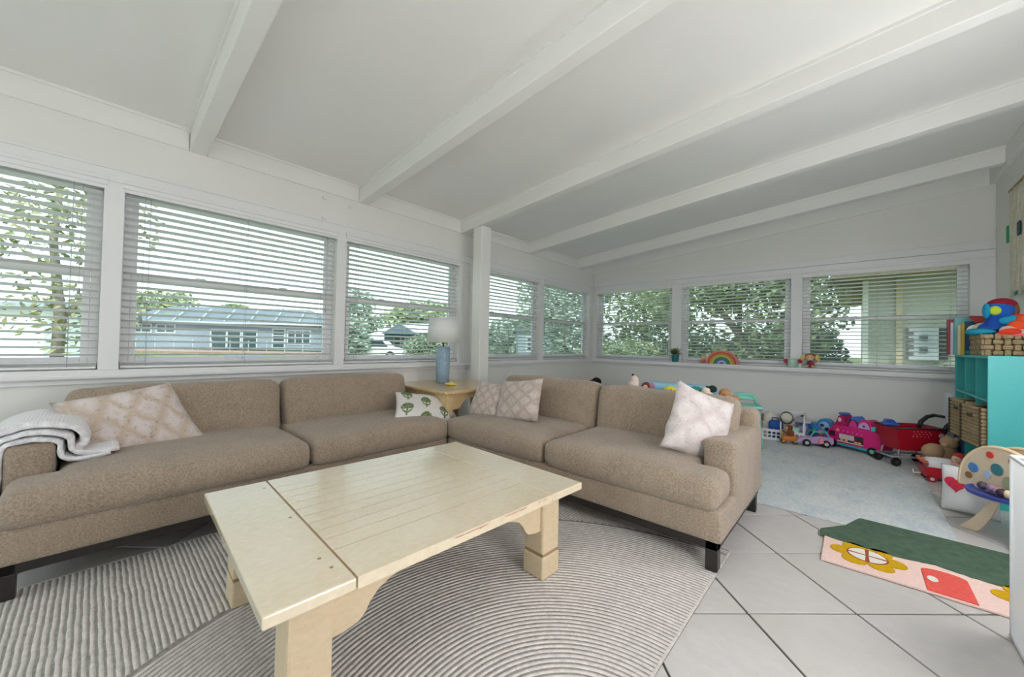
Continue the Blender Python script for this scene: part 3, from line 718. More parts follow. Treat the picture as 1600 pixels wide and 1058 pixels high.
# roof: ragged lower edge, sloping left eave
low = []
x = kx0 - 0.02
while x < kx1 + 0.02:
    ph = (x - kx0) * 7.4
    low.append((x, ky1 + 0.020 - 0.040 * abs(math.sin(ph)) + 0.010 * noise.noise(Vector((x * 45, 0, 0))))); x += 0.010
roof = low + [(kx1 + 0.02, ky1 + 0.05), (kx1 - 0.12, -2.935), (3.668, -2.925), (3.655, -2.95), (3.60, -3.12), (kx0 - 0.022, -3.285)]
MB().prism(roof, 0.0022, 0.0165).build('roof_field', M_KG, kr, bevel=0.003)
def daisy(cx, cy, r):
    def ring(r0, r1, k, n=96): return [(cx + (r0 - r1 + 2 * r1 * abs(math.cos(k / 2 * 2 * PI * i / n)) ** 0.6) * math.cos(2 * PI * i / n), cy + (r0 - r1 + 2 * r1 * abs(math.cos(k / 2 * 2 * PI * i / n)) ** 0.6) * math.sin(2 * PI * i / n) * 0.98) for i in range(n)]
    f = MB().prism(ring(r * 0.82, r * 0.18, 6), 0.002, 0.0165).build('flower', M_KY, kr, bevel=0.002)
    for q in range(4):
        a0, a1 = q * PI / 2 + 0.12, (q + 1) * PI / 2 - 0.12
        pts = [(cx + r * 0.06 * math.cos((a0 + a1) / 2), cy + r * 0.06 * math.sin((a0 + a1) / 2))] + [(cx + r * 0.50 * math.cos(a0 + (a1 - a0) * i / 8), cy + r * 0.50 * math.sin(a0 + (a1 - a0) * i / 8)) for i in range(9)]
        MB().prism(pts, 0.010, 0.0185).build('window_pane', M_KW, f)
    MB().prism([(cx + r * 0.55 * math.cos(i * PI / 16), cy + r * 0.55 * math.sin(i * PI / 16)) for i in range(32)], 0.010, 0.0175).build('window_frame', M_KB, f)
daisy(3.69, -3.512, 0.148); daisy(4.243, -3.512, 0.148)
door = [(3.885, ky0 + 0.008), (4.035, ky0 + 0.008), (4.035, -3.475)] + [(3.96 + 0.075 * math.cos(i * PI / 12), -3.475 + 0.035 * math.sin(i * PI / 12)) for i in range(1, 12)] + [(3.885, -3.475)]
dr = MB().prism(door, 0.002, 0.0165).build('door', M_KR, kr, bevel=0.002)
MB().prism([(3.915 + 0.018 * math.cos(i * PI / 8), -3.565 + 0.030 * math.sin(i * PI / 8)) for i in range(16)], 0.01, 0.018).build('knob', M_KW, dr)

# ------------------------------------------------------------------ throw pillows
def pillow(w, h, t, n=26, ear=0.05, seed=0.0, crease=0.008, shear=0.0):
    """soft cushion lying in x/y, pinched corners, UV mapped"""
    vs = []; fs = []; uv = []
    def pt(u, v, s):
        pin = 1 - ear * (1 - u * u) - 0.0; piv = 1 - ear * (1 - v * v)
        y = v * h / 2 * pin; x = u * w / 2 * piv + shear * y
        e = max(0.0, (1 - abs(u) ** 2.6)) ** 0.55 * max(0.0, (1 - abs(v) ** 2.6)) ** 0.55
        z = s * t / 2 * e
        q = Vector((x, y, z)); k = noise.noise_vector(Vector((x * 9 + seed, y * 9, s * 2.0 + seed))) * crease * (0.3 + e)
        return q + Vector(k)
    idx = {}
    for s in (1, -1):
        for i in range(n + 1):
            for j in range(n + 1):
                u, v = -1 + 2 * i / n, -1 + 2 * j / n
                border = i in (0, n) or j in (0, n)
                if border and s < 0: idx[(s, i, j)] = idx[(1, i, j)]; continue
                idx[(s, i, j)] = len(vs); vs.append(pt(u, v, s)); uv.append(((u + 1) / 2, (v + 1) / 2))
        for i in range(n):
            for j in range(n):
                f = (idx[(s, i, j)], idx[(s, i + 1, j)], idx[(s, i + 1, j + 1)], idx[(s, i, j + 1)])
                fs.append(f if s > 0 else tuple(reversed(f)))
    me = bpy.data.meshes.new('cover'); me.from_pydata([tuple(v) for v in vs], [], fs)
    l = me.uv_layers.new(name='UVMap')
    for lp in me.loops: l.data[lp.index].uv = uv[lp.vertex_index]
    return me
def fur_pattern(name, ca, cb, cc, rep=3.0, skew=1.0):
    """soft plush with rows of rosettes"""
    m, nt, b = new_mat(name); U, V, _ = sep(nt, coords(nt, 'UV')); co = coords(nt)
    wob = tex_noise(nt, co, 9, 4.0, 0.65) * 0.42
    u = U * rep * skew + wob; v = V * rep + wob
    du = (u.fract() - 0.5).abs(); dv = (v.fract() - 0.5).abs()
    dia = du + dv                                             # diamonds
    band = contrast(dia, 0.22, 0.48) * (1.0 - contrast(dia, 0.55, 0.80))
    ctr = 1.0 - contrast(dia, 0.02, 0.22)
    sp = contrast(tex_noise(nt, co, 60, 3.0, 0.7), 0.56, 0.66)
    c = mixc(nt, contrast(tex_noise(nt, co, 11, 4.0), 0.3, 0.7), ca, tuple(min(1, v_ * 1.1) for v_ in ca)); c = mixc(nt, band * 0.85, c, cb); c = mixc(nt, ctr * 0.45, c, cb); c = mixc(nt, sp * (0.4 + band * 0.6), c, cc)
    nt.links.new(c, b.inputs['Base Color']); b.inputs['Roughness'].default_value = 1.0; b.inputs['Specular IOR Level'].default_value = 0.1; b.inputs['Sheen Weight'].default_value = 0.35
    add_bump(nt, b, tex_noise(nt, co, 75, 4.0, 0.7) + band * 0.4, 0.5, 0.008); return m
M_FUR1 = fur_pattern('plush_rosettes', (0.62, 0.545, 0.53), (0.50, 0.385, 0.29), (0.30, 0.27, 0.285), 2.0, 1.7)
M_FUR2 = fur_pattern('plush_lattice', (0.56, 0.475, 0.445), (0.44, 0.35, 0.29), (0.25, 0.225, 0.24), 3.0, 1.0)
M_FUR3 = fur_pattern('plush_blush', (0.68, 0.62, 0.61), (0.60, 0.51, 0.49), (0.42, 0.41, 0.45), 2.2, 1.0)
def tree_print():
    m, nt, b = new_mat('tree_print'); U, V, _ = sep(nt, coords(nt, 'UV')); co = coords(nt)
    RU, RV = 3.0, 1.9
    col = (U * RU).floor(); par = (col * 0.5).fract()         # 0 or .5 : staggered rows
    u = (U * RU).fract() - 0.5; v = (V * RV + par).fract() - 0.5
    ax, ay = 0.30, 0.24
    d = ((u / ax) * (u / ax) + ((v - 0.12) / ay) * ((v - 0.12) / ay)).sqrt() + (tex_noise(nt, co, 70, 3.0) - 0.5) * 0.55
    crown = d.lt(1.0) * v.gt(-0.04)
    trunk = u.abs().lt(0.045) * (v + 0.19).abs().lt(0.17)
    leaf = ((u.abs() - 0.13) * (u.abs() - 0.13) * 30 + (v + 0.25 - u.abs() * 0.7) * (v + 0.25 - u.abs() * 0.7) * 190).lt(0.5)
    f = crown.max(trunk).max(leaf)
    g = mixc(nt, contrast(tex_noise(nt, co, 95, 3.0), 0.4, 0.6), (0.055, 0.105, 0.045), (0.30, 0.33, 0.17))
    c = mixc(nt, f, (0.70, 0.665, 0.64), g)
    edge = V.lt(0.02).max(U.gt(0.955))
    c = mixc(nt, edge, c, (0.42, 0.55, 0.62))
    nt.links.new(c, b.inputs['Base Color']); b.inputs['Roughness'].default_value = 0.95; b.inputs['Specular IOR Level'].default_value = 0.15
    add_bump(nt, b, tex_noise(nt, co, 240, 2.0), 0.2, 0.003); return m
def throw(label, mat, w, h, t, M, seed=0.0, ear=0.06, crease=0.010, group='patterned throw pillows', fringe=None, shear=0.0):
    e = thing('throw_pillow', label, 'pillow', group=group); e.matrix_world = M
    o = mesh_obj('cover', pillow(w, h, t, seed=seed, ear=ear, crease=crease, shear=shear), mat, e, smooth=True)
    if fringe:
        m = MB()
        for i in range(46):
            v = -h / 2 + h * (i + 0.5) / 46
            m.box(w / 2 * 0.985, w / 2 + 0.022 + random.uniform(-0.004, 0.006), v - 0.0024, v + 0.0024, -0.004, 0.004)
        m.build('fringe', fringe, e)
    return e
def frame(o, xd, yd):
    """matrix with local x and y along the given directions"""
    x = Vector(xd).normalized(); z = x.cross(Vector(yd)).normalized(); y = z.cross(x)
    return Matrix(((x.x, y.x, z.x, o[0]), (x.y, y.y, z.y, o[1]), (x.z, y.z, z.z, o[2]), (0, 0, 0, 1)))
# on the left sofa, propped on the back cushion near the blanket
throw('cream and tan plush pillow propped beside the folded white blanket', M_FUR1, 0.48, 0.40, 0.15, frame((0.60, -6.085, 0.592), (0.0, 0.98, 0.17), (-0.36, -0.16, 0.92)), 3.0, shear=-0.25)
throw('white pillow with green block-printed trees and blue fringe', tree_print(), 0.54, 0.37, 0.12, frame((0.845, -4.300, 0.512), (0.16, 0.96, -0.17), (-0.80, 0.14, 0.52)), 5.0, shear=0.25, fringe=rgb(170, 190, 200, rough=0.95))
# on the right sofa
throw('small plush pillow at the armless end, next to the side table', M_FUR2, 0.36, 0.33, 0.12, frame((1.225, -3.90, 0.585), (0.97, -0.02, -0.02), (0.06, 0.40, 0.92)), 7.0)
throw('larger plush pillow overlapping the small one on the right sofa', M_FUR2, 0.44, 0.36, 0.14, frame((1.595, -3.90, 0.625), (0.97, 0.06, 0.14), (-0.10, 0.38, 0.92)), 11.0)
throw('blush white plush pillow standing against the right sofa arm', M_FUR3, 0.42, 0.42, 0.17, frame((2.945, -3.80, 0.625), (0.58, 0.72, -0.36), (0.02, 0.30, 0.94)), 15.0, crease=0.018, ear=0.09)

# ------------------------------------------------------------------ folded knit blanket over the left arm
def knit():
    m, nt, b = new_mat('white_knit'); U, V, _ = sep(nt, coords(nt, 'UV'))
    s = ((U * 46.0 + (V * 90.0).sin() * 0.16) * 2 * PI).sin() * 0.5 + 0.5; k = ((V * 60.0) * 2 * PI).sin() * 0.5 + 0.5
    n = tex_noise(nt, coords(nt), 60, 3.0)
    c = mixc(nt, s, (0.74, 0.71, 0.74), (0.86, 0.84, 0.865)); c = mixc(nt, k * 0.25, c, (0.76, 0.73, 0.76))
    nt.links.new(c, b.inputs['Base Color']); b.inputs['Roughness'].default_value = 1.0; b.inputs['Sheen Weight'].default_value = 0.3
    add_bump(nt, b, s + k * 0.5 + n * 0.6, 0.35, 0.006); return m
M_KNIT = knit()
bl = thing('blanket', 'white chunky knit blanket folded over the arm of the left sofa', 'blanket')
def drape(path, x0, x1, th, name, nx=22, seed=0.0):
    """a thick cloth following path (y, z) across the arm, from x0 to x1"""
    n = len(path); P2 = []
    for i, (y, z) in enumerate(path):
        a = Vector(path[max(i - 1, 0)]); b = Vector(path[min(i + 1, n - 1)]); t = (b - a).normalized(); P2.append((Vector((y, z)), Vector((-t.y, t.x))))
    vs = []; uv = []; fs = []; m_ = 2 * n
    for j in range(nx + 1):
        x = x0 + (x1 - x0) * j / nx; tp = 1.0 - 0.35 * (abs(2 * j / nx - 1) ** 6)
        for side in (1, -1):
            rng = range(n) if side > 0 else range(n - 1, -1, -1)
            for i in rng:
                p, q = P2[i]; endt = 0.55 if i in (0, n - 1) else 1.0
                o = side * th / 2 * tp * endt + 0.006 * noise.noise(Vector((x * 8 + seed, i * 0.35, side)))
                w = p + q * o; vs.append((x + 0.006 * noise.noise(Vector((i * 0.4, x * 5, seed))), w.x, w.y)); uv.append((j / nx * (x1 - x0) * 1.2, i / n))
    for j in range(nx):
        for k in range(m_):
            l = (k + 1) % m_; fs.append((j * m_ + k, j * m_ + l, (j + 1) * m_ + l, (j + 1) * m_ + k))
    fs.append(tuple(range(m_ - 1, -1, -1))); fs.append(tuple(nx * m_ + k for k in range(m_)))
    me = bpy.data.meshes.new(name); me.from_pydata(vs, [], fs); l = me.uv_layers.new(name='UVMap')
    for lp in me.loops: l.data[lp.index].uv = uv[lp.vertex_index]
    return mesh_obj(name, me, M_KNIT, bl, smooth=True)
def arc(pts, k=6):
    """smooth open path through pts"""
    P_ = [Vector(p) for p in pts]; out = []
    for i in range(len(P_) - 1):
        p0 = P_[max(i - 1, 0)]; p1 = P_[i]; p2 = P_[i + 1]; p3 = P_[min(i + 2, len(P_) - 1)]
        for j in range(k):
            t = j / k; out.append(tuple(0.5 * ((2 * p1) + (p2 - p0) * t + (2 * p0 - 5 * p1 + 4 * p2 - p3) * t * t + (-p0 + 3 * p1 - 3 * p2 + p3) * t ** 3)))
    out.append(tuple(P_[-1])); return out
ay0, ay1 = -6.515, -6.36
drape(arc([(ay0 - 0.016, 0.20), (ay0 - 0.014, 0.40), (ay0 - 0.004, 0.560), (ay0 + 0.05, 0.590), (ay1 - 0.05, 0.592), (ay1 + 0.006, 0.568), (ay1 + 0.020, 0.50), (ay1 + 0.07, 0.478), (ay1 + 0.18, 0.490)]), 0.30, 0.842, 0.026, 'lower_fold', seed=1)
drape(arc([(ay0 - 0.040, 0.26), (ay0 - 0.036, 0.42), (ay0 - 0.026, 0.575), (ay0 + 0.04, 0.618), (ay1 - 0.04, 0.622), (ay1 + 0.036, 0.590), (ay1 + 0.050, 0.530), (ay1 + 0.10, 0.500), (ay1 + 0.21, 0.505)]), 0.31, 0.836, 0.028, 'middle_fold', seed=5)
drape(arc([(ay0 - 0.066, 0.36), (ay0 - 0.060, 0.48), (ay0 - 0.045, 0.600), (ay0 + 0.03, 0.650), (ay1 - 0.03, 0.655), (ay1 + 0.065, 0.625), (ay1 + 0.090, 0.560), (ay1 + 0.065, 0.525)]), 0.33, 0.81, 0.040, 'top_fold', seed=9)

# ------------------------------------------------------------------ things on the back window sill
ZS = 0.8625
pp = thing('potted_plant', 'small leafy plant in a teal pot on the window sill', 'plant', (1.525, -0.045, ZS), group=None)
MB().lathe([(0.040, 0), (0.050, 0.01), (0.058, 0.10), (0.060, 0.112), (0.052, 0.112), (0.048, 0.10)], 20).build('pot', rgb(40, 112, 122, rough=0.35), pp, smooth=True)
m = MB(); random.seed(3)
for k in range(46):
    a = random.uniform(0, 2 * PI); el = random.uniform(0.15, 1.4); l = random.uniform(0.06, 0.13)
    d = Vector((math.cos(a) * math.cos(el), math.sin(a) * math.cos(el) * 0.45, math.sin(el))); b0 = Vector((0, 0, 0.105)) + d * 0.02; tip = b0 + d * l
    sd_ = d.cross(Vector((0, 0, 1))); sd_ = sd_.normalized() * 0.012 if sd_.length > 0.01 else Vector((0.012, 0, 0)); md = b0 + d * l * 0.6; up_ = sd_.cross(d).normalized() * 0.004
    m._add([b0, md + sd_ + up_, tip, md - sd_ + up_, md - up_], [(0, 1, 2), (0, 2, 3), (0, 4, 1), (1, 4, 2), (2, 4, 3), (3, 4, 0)])
m.build('leaves', rgb(74, 92, 44, rough=0.6, vary=0.4, vscale=40), pp)
m = MB()
for k in range(9): m.ball((random.uniform(-0.06, 0.06), random.uniform(-0.03, 0.03), random.uniform(0.17, 0.22)), 0.008, 6, 4)
m.build('buds', rgb(190, 160, 70, rough=0.6), pp, smooth=True)

rb = thing('rainbow', 'wooden stacking rainbow standing on the back window sill', 'toy', (2.195, -0.055, ZS))
RBC = [(222, 132, 130), (196, 88, 52), (205, 150, 66), (196, 186, 96), (64, 128, 74), (70, 118, 170), (190, 200, 222), (120, 108, 170)]
r1 = 0.218
for i, c in enumerate(RBC):
    r0 = r1 - 0.0255 if i < 7 else 0.0
    n = 28; outer = [(r1 * math.cos(PI * k / n), r1 * math.sin(PI * k / n) * 0.93) for k in range(n + 1)]
    inner = [(max(r0, 0.001) * math.cos(PI * k / n), max(r0, 0.001) * math.sin(PI * k / n) * 0.93) for k in range(n, -1, -1)] if r0 > 0 else []
    M_ = RX(PI / 2)
    m = MB(); m_n = len(outer)
    if r0 > 0:
        vs = [(p[0], p[1], z) for z in (-0.022, 0.022) for p in outer + inner[::-1]]
        N_ = n + 1; fs = []
        for k in range(n):
            fs += [(k, k + 1, N_ + k + 1, N_ + k)[::-1], (2 * N_ + k, 2 * N_ + k + 1, 3 * N_ + k + 1, 3 * N_ + k), (k, k + 1, 2 * N_ + k + 1, 2 * N_ + k), (N_ + k, 3 * N_ + k, 3 * N_ + k + 1, N_ + k + 1)]
        fs += [(0, 2 * N_, 3 * N_, N_), (n, N_ + n, 3 * N_ + n, 2 * N_ + n)]
        m._add(vs, fs, M_)
    else: m.prism(outer, -0.022, 0.022, M_)
    m.build('arch', rgb(*c, rough=0.6, vary=0.08, vscale=30), rb, bevel=0.002)
    r1 = r0 - 0.0012
fg = thing('figurine', 'tiny plush figure leaning at the left of the wooden rainbow', 'toy', (1.938, -0.05, ZS))
m = MB(); m.ball((0, 0, 0.03), (0.030, 0.024, 0.032)); m.ball((-0.03, 0, 0.012), (0.03, 0.014, 0.012)); m.build('body', rgb(198, 120, 96, rough=0.9), fg, smooth=True)
m = MB(); m.ball((0.008, 0, 0.082), (0.028, 0.024, 0.026)); m.build('head', rgb(226, 186, 150, rough=0.9), fg, smooth=True)
m = MB(); m.ball((0.012, 0.0, 0.105), (0.030, 0.026, 0.018)); m.ball((-0.012, 0, 0.10), (0.012, 0.02, 0.02)); m.build('hair', rgb(214, 190, 120, rough=0.9), fg, smooth=True)

pt_ = thing('bunny_pot', 'mint green pot with two red pompoms on the back sill', 'pot', (3.035, -0.05, ZS))
MB().lathe([(0.052, 0), (0.060, 0.006), (0.058, 0.10), (0.050, 0.115), (0.044, 0.115), (0.042, 0.10)], 22).build('pot', rgb(176, 206, 188, rough=0.4), pt_, smooth=True)
for x in (-0.075, 0.075):
    m = MB(); m.ball((x, 0.0, 0.082), 0.029, 10, 7); m.build('pompom', rgb(178, 58, 72, rough=1.0, bump=0.6, bscale=150), pt_, smooth=True)
dl = thing('doll', 'small soft doll with blond pigtails sitting on the back sill', 'doll', (3.215, -0.05, ZS))
m = MB(); m.ball((0, 0, 0.052), (0.036, 0.028, 0.048)); m.build('body', rgb(112, 56, 84, rough=0.9), dl, smooth=True)
m = MB(); m.ball((0, -0.004, 0.135), (0.046, 0.038, 0.042)); m.build('head', rgb(230, 186, 140, rough=0.9), dl, smooth=True)
m = MB(); m.ball((0, 0.008, 0.158), (0.050, 0.038, 0.032)); m.build('hair', rgb(150, 96, 60, rough=0.9), dl, smooth=True)
for s_ in (-1, 1):
    m = MB(); m.ball((s_ * 0.072, 0, 0.135), (0.026, 0.022, 0.040)); m.ball((s_ * 0.088, 0, 0.10), (0.016, 0.016, 0.028)); m.build('pigtail', rgb(222, 190, 122, rough=0.9), dl, smooth=True)
    m = MB(); m.tube([(s_ * 0.018, -0.015, 0.03), (s_ * 0.038, -0.03, 0.016), (s_ * 0.05, -0.03, 0.012)], [0.014, 0.012, 0.012], 8); m.build('leg', rgb(222, 170, 110, rough=0.9), dl, smooth=True)
    MB().ball((s_ * 0.017, -0.040, 0.138), (0.005, 0.003, 0.006), 8, 6).build('eye', rgb(30, 24, 22, rough=0.3), dl, smooth=True)
MB().ball((0.028, -0.02, 0.06), (0.02, 0.016, 0.018)).build('bow', rgb(200, 50, 80, rough=0.8), dl, smooth=True)

# ------------------------------------------------------------------ turquoise cube shelf with its baskets and books
M_TEAL = plain('turquoise_paint', lin((68, 178, 178)), 0.42, 0.03, 30, bump=0.10, bscale=260)
SX0, SX1, SY0, SY1, SZ = 4.34, 4.712, -1.985, -0.80, 1.075
sf = thing('cube_shelf', 'turquoise nine-cube shelf standing against the right wall', 'shelf', (SX0, SY0, 0))
W_, L_ = SX1 - SX0, SY1 - SY0; tb = 0.020
MB().box(0, W_, 0, tb, 0, SZ).build('side_panel', M_TEAL, sf, bevel=0.002); MB().box(0, W_, L_ - tb, L_, 0, SZ).build('side_panel', M_TEAL, sf, bevel=0.002)
MB().box(0, W_, tb, L_ - tb, SZ - tb, SZ).build('top_panel', M_TEAL, sf, bevel=0.002); MB().box(0, W_, tb, L_ - tb, 0.02, 0.02 + tb).build('bottom_panel', M_TEAL, sf)
MB().box(W_ - 0.012, W_, tb, L_ - tb, 0.02, SZ - tb).build('back_panel', M_TEAL, sf)
CZ = [0.385, 0.740]
for z in CZ: MB().box(0.004, W_ - 0.012, tb, L_ - tb, z, z + 0.016).build('shelf_board', M_TEAL, sf, bevel=0.002)
CY = [L_ / 3, 2 * L_ / 3]
for y in CY:
    for a, b in ((0.04, CZ[0]), (CZ[0] + 0.016, CZ[1]), (CZ[1] + 0.016, SZ - tb)): MB().box(0.006, W_ - 0.012, y - 0.008, y + 0.008, a, b).build('divider', M_TEAL, sf)
def wicker(name, c0, c1, stretch):
    m, nt, b = new_mat(name); co = coords(nt); n = contrast(tex_noise(nt, co, 30, 4.0, 0.7, stretch=stretch), 0.3, 0.7)
    nt.links.new(mixc(nt, n, c0, c1), b.inputs['Base Color']); b.inputs['Roughness'].default_value = 0.75; add_bump(nt, b, n, 0.4, 0.004); return m
M_WICK = wicker('seagrass', (0.20, 0.125, 0.060), (0.52, 0.385, 0.215), (1, 1, 5))
M_WICKD = wicker('seagrass_dark', (0.035, 0.022, 0.014), (0.08, 0.05, 0.03), (1, 1, 5))
def coil_basket(label, loc, rz, w, d, h, rows=11):
    """storage basket of stacked seagrass coils; w along local x (front), d deep"""
    e = thing('storage_basket', label, 'basket', loc, rz, 'seagrass baskets in the turquoise shelf')
    MB().box(-w / 2 + 0.012, w / 2 - 0.012, 0.012, d - 0.012, 0.0, h - 0.01).build('liner', M_WICKD, e)
    rh = h / rows
    for k in range(rows):
        z = rh * (k + 0.5); j = 0.003 * noise.noise(Vector((k * 3.3, loc[1], 0)))
        n = 10; pts = []
        ring = [(-w / 2, 0), (w / 2, 0), (w / 2, d), (-w / 2, d)]
        for q in range(4):
            a, b = Vector(ring[q]), Vector(ring[(q + 1) % 4])
            for i in range(n):
                p = a + (b - a) * i / n; pts.append((p.x, p.y, z + j + 0.003 * noise.noise(Vector((i * 1.3 + q * 7, k * 2.1, 3)))))
        MB().tube(pts, rh * 0.56, 6, closed=True).build('coil', M_WICK, e, smooth=True)
    for x in (-w / 2 - 0.001, w / 2 + 0.001): MB().box(x - 0.006, x + 0.006, -0.016, -0.004, 0.0, h).build('corner_cord', M_WICKD, e)
    MB().box(-w * 0.13, w * 0.13, -0.020, -0.008, h * 0.72, h * 0.80).build('handle', M_WICKD, e, bevel=0.004)
    return e
coil_basket('seagrass basket jutting from the middle row, near the camera side', (4.300, -1.775, 0.4025), -PI / 2 + 0.16, 0.31, 0.32, 0.29)
coil_basket('seagrass basket jutting from the middle row, far side', (4.285, -1.385, 0.4025), -PI / 2 + 0.14, 0.30, 0.32, 0.30)
coil_basket('seagrass basket on the floor row of the shelf, behind the wooden toy', (4.33, -1.775, 0.0415), -PI / 2 + 0.05, 0.30, 0.32, 0.27)
bn = thing('fabric_bin', 'dark blue fabric bin in the bottom row of the shelf', 'bin', (4.50, -1.02, 0.0415))
m = MB(); m.rbox(-0.16, 0.16, -0.17, 0.17, 0.0, 0.30, 0.02, 6); m.build('body', rgb(28, 70, 110, rough=0.9), bn, smooth=True)
MB().rbox(-0.17, -0.155, -0.05, 0.05, 0.18, 0.21, 0.006, 4).build('handle', rgb(20, 40, 70, rough=0.9), bn, smooth=True)
def book(label, loc, h, d, t, c, group, rz=0.0, tilt=0.0):
    e = thing('book', label, 'book', loc, group=group, rot=(tilt, 0, rz))
    m = MB(); m.box(0, d, -t / 2, -t / 2 + 0.002, 0, h); m.box(0, d, t / 2 - 0.002, t / 2, 0, h); m.box(0, 0.003, -t / 2, t / 2, 0, h)
    m.build('cover', rgb(*c, rough=0.5), e); MB().box(0.004, d - 0.005, -t / 2 + 0.002, t / 2 - 0.002, 0.004, h - 0.004).build('pages', rgb(232, 228, 216, rough=0.9), e)
    return e
yb = -0.825; xb = 4.285
for c, h, t, nm in (((150, 44, 62), 0.33, 0.030, 'dark red picture book at the far end of the shelf top'), ((206, 206, 214), 0.30, 0.020, 'grey-white book beside the dark red one on the shelf'), ((112, 178, 184), 0.345, 0.026, 'tall pale teal book on top of the shelf'),
                   ((226, 220, 190), 0.27, 0.020, 'short cream book on top of the shelf'), ((228, 196, 60), 0.285, 0.032, 'yellow book on top of the shelf'), ((44, 74, 128), 0.30, 0.030, 'navy blue book beside the wicker basket')):
    book(nm, (xb, yb, SZ), h, 0.24, t, c, 'books standing on the shelf top', 0.0, 0.03); yb -= t + 0.012; xb += 0.017
bk = thing('book', 'red book leaning flat at the top of the book row', 'book', (4.40, -1.07, 1.385), group='books standing on the shelf top', rot=(0.42, 0.05, 0.2))
MB().box(0, 0.22, -0.10, 0.05, 0.0, 0.022).build('cover', rgb(186, 34, 48, rough=0.5), bk, bevel=0.002); MB().box(0.004, 0.217, -0.097, 0.052, 0.004, 0.018).build('pages', rgb(232, 228, 216), bk)
for k, (dy, c, hh) in enumerate(((0.0, (226, 226, 216), 0.25), (0.016, (196, 206, 180), 0.23))):
    book(['thin cream booklet in the top row of the shelf', 'thin pale green booklet in the top row of the shelf'][k], (4.36, -1.555 + dy, 0.757), hh, 0.22, 0.010, c, 'booklets in the shelf')
m = MB(); m.tube([(0, 0, 0.012), (0.0, 0.10, 0.016), (0.01, 0.17, 0.010)], [0.020, 0.014, 0.003], 8)
tag(m.build('toy_carrot', rgb(34, 140, 130, rough=0.6), smooth=True, loc=(4.375, -1.18, SZ + 0.008)), 'teal cone-shaped toy lying on the shelf top by the books', 'toy')
# woven basket of soft toys on top
wb = thing('woven_basket', 'chunky woven basket full of soft toys on the shelf top', 'basket', (4.372, -1.66, SZ + 0.001))
bw, bd, bh = 0.325, 0.40, 0.165
m = MB(); m.box(0.012, bw - 0.012, 0.012, bd - 0.012, 0.0, 0.02); m.build('bottom', M_WICKD, wb)
for face in range(4):
    length = bd if face in (0, 2) else bw
    nb = int(round(length / 0.045)); cw = length / nb
    for i in range(nb):
        for k in range(4):
            rh = bh / 4; z = rh * (k + 0.5); c = -length / 2 + cw * (i + 0.5); over = (i + k) % 2
            m = MB(); out = 0.006 if over else -0.003
            m.rbox(c - cw * (0.56 if over else 0.36), c + cw * (0.56 if over else 0.36), -0.010 + out * 0.5, 0.010 + out * 0.5, z - rh * (0.42 if over else 0.56), z + rh * (0.42 if over else 0.56), 0.009, 3)
            ang = (PI / 2, 0, -PI / 2, PI)[face]
            pos = ((0.0, bd / 2), (bw / 2, bd), (bw, bd / 2), (bw / 2, 0.0))[face]
            # local y of the strip points outwards
            a2 = {0: PI / 2, 1: 0.0, 2: -PI / 2, 3: PI}[face]
            m.build('weave_strip', M_WICK, wb, smooth=True, loc=(pos[0], pos[1], 0), rot=(0, 0, a2))
def plush(name, label, loc, parts, rz=0.0, group='soft toys in the woven basket', cat='soft toy', rot=None):
    """parts: (name, colour, [(centre, radii) ...])"""
    e = thing(name, label, cat, loc, rz, group, rot)
    for nm, c, balls in parts:
        todo = list(balls)
        while todo:                               # touching balls make one piece
            grp = [todo.pop(0)]; grew = True
            while grew:
                grew = False
                for q in todo[:]:
                    if any((Vector(q[0]) - Vector(g[0])).length < 0.8 * (sum(q[1]) + sum(g[1])) / 3 for g in grp): grp.append(q); todo.remove(q); grew = True
            m = MB()
            for ctr, r in grp: m.ball(ctr, r, 14, 9)
            m.build(nm, rgb(*c, rough=1.0, bump=0.4, bscale=180), e, smooth=True)
    return e
BZ = SZ + 0.15
plush('plush_parrot', 'soft parrot toy with red, blue and lime head on the basket', (4.475, -1.52, BZ), [
    ('body', (28, 78, 176), [((0.0, 0.02, 0.10), (0.075, 0.075, 0.09)), ((-0.06, 0.04, 0.05), (0.05, 0.05, 0.06))]),
    ('head', (26, 96, 190), [((0.0, 0.0, 0.205), (0.085, 0.078, 0.075))]),
    ('crest', (150, 26, 50), [((0.01, 0.008, 0.240), (0.082, 0.072, 0.060))]),
    ('cheek', (196, 222, 60), [((-0.03, -0.055, 0.20), (0.036, 0.03, 0.036))]),
    ('wing', (30, 150, 190), [((-0.07, -0.03, 0.20), (0.022, 0.05, 0.06)), ((0.06, -0.06, 0.12), (0.08, 0.03, 0.04))]),
    ('beak', (120, 84, 50), [((0.07, 0.0, 0.20), (0.025, 0.05, 0.055))])])
plush('plush_octopus', 'bright orange soft toy lying across the basket of toys', (4.575, -1.60, BZ - 0.01), [
    ('body', (238, 84, 44), [((0.02, 0.0, 0.13), (0.065, 0.05, 0.05)), ((-0.03, -0.02, 0.085), (0.055, 0.04, 0.045)), ((0.05, 0.0, 0.16), (0.05, 0.045, 0.04))]),
    ('arm', (232, 66, 40), [((-0.07, -0.05, 0.04), (0.055, 0.035, 0.028)), ((-0.11, -0.04, 0.02), (0.035, 0.03, 0.022)), ((-0.02, 0.03, 0.15), (0.05, 0.03, 0.03))])])
plush('plush_bird', 'pale green and white soft toy at the left of the basket', (4.415, -1.36, BZ), [
    ('body', (206, 216, 178), [((0.0, 0.0, 0.05), (0.06, 0.09, 0.07)), ((0.05, -0.04, 0.06), (0.06, 0.05, 0.05))]),
    ('belly', (236, 234, 224), [((-0.03, 0.04, 0.055), (0.05, 0.06, 0.05))])])
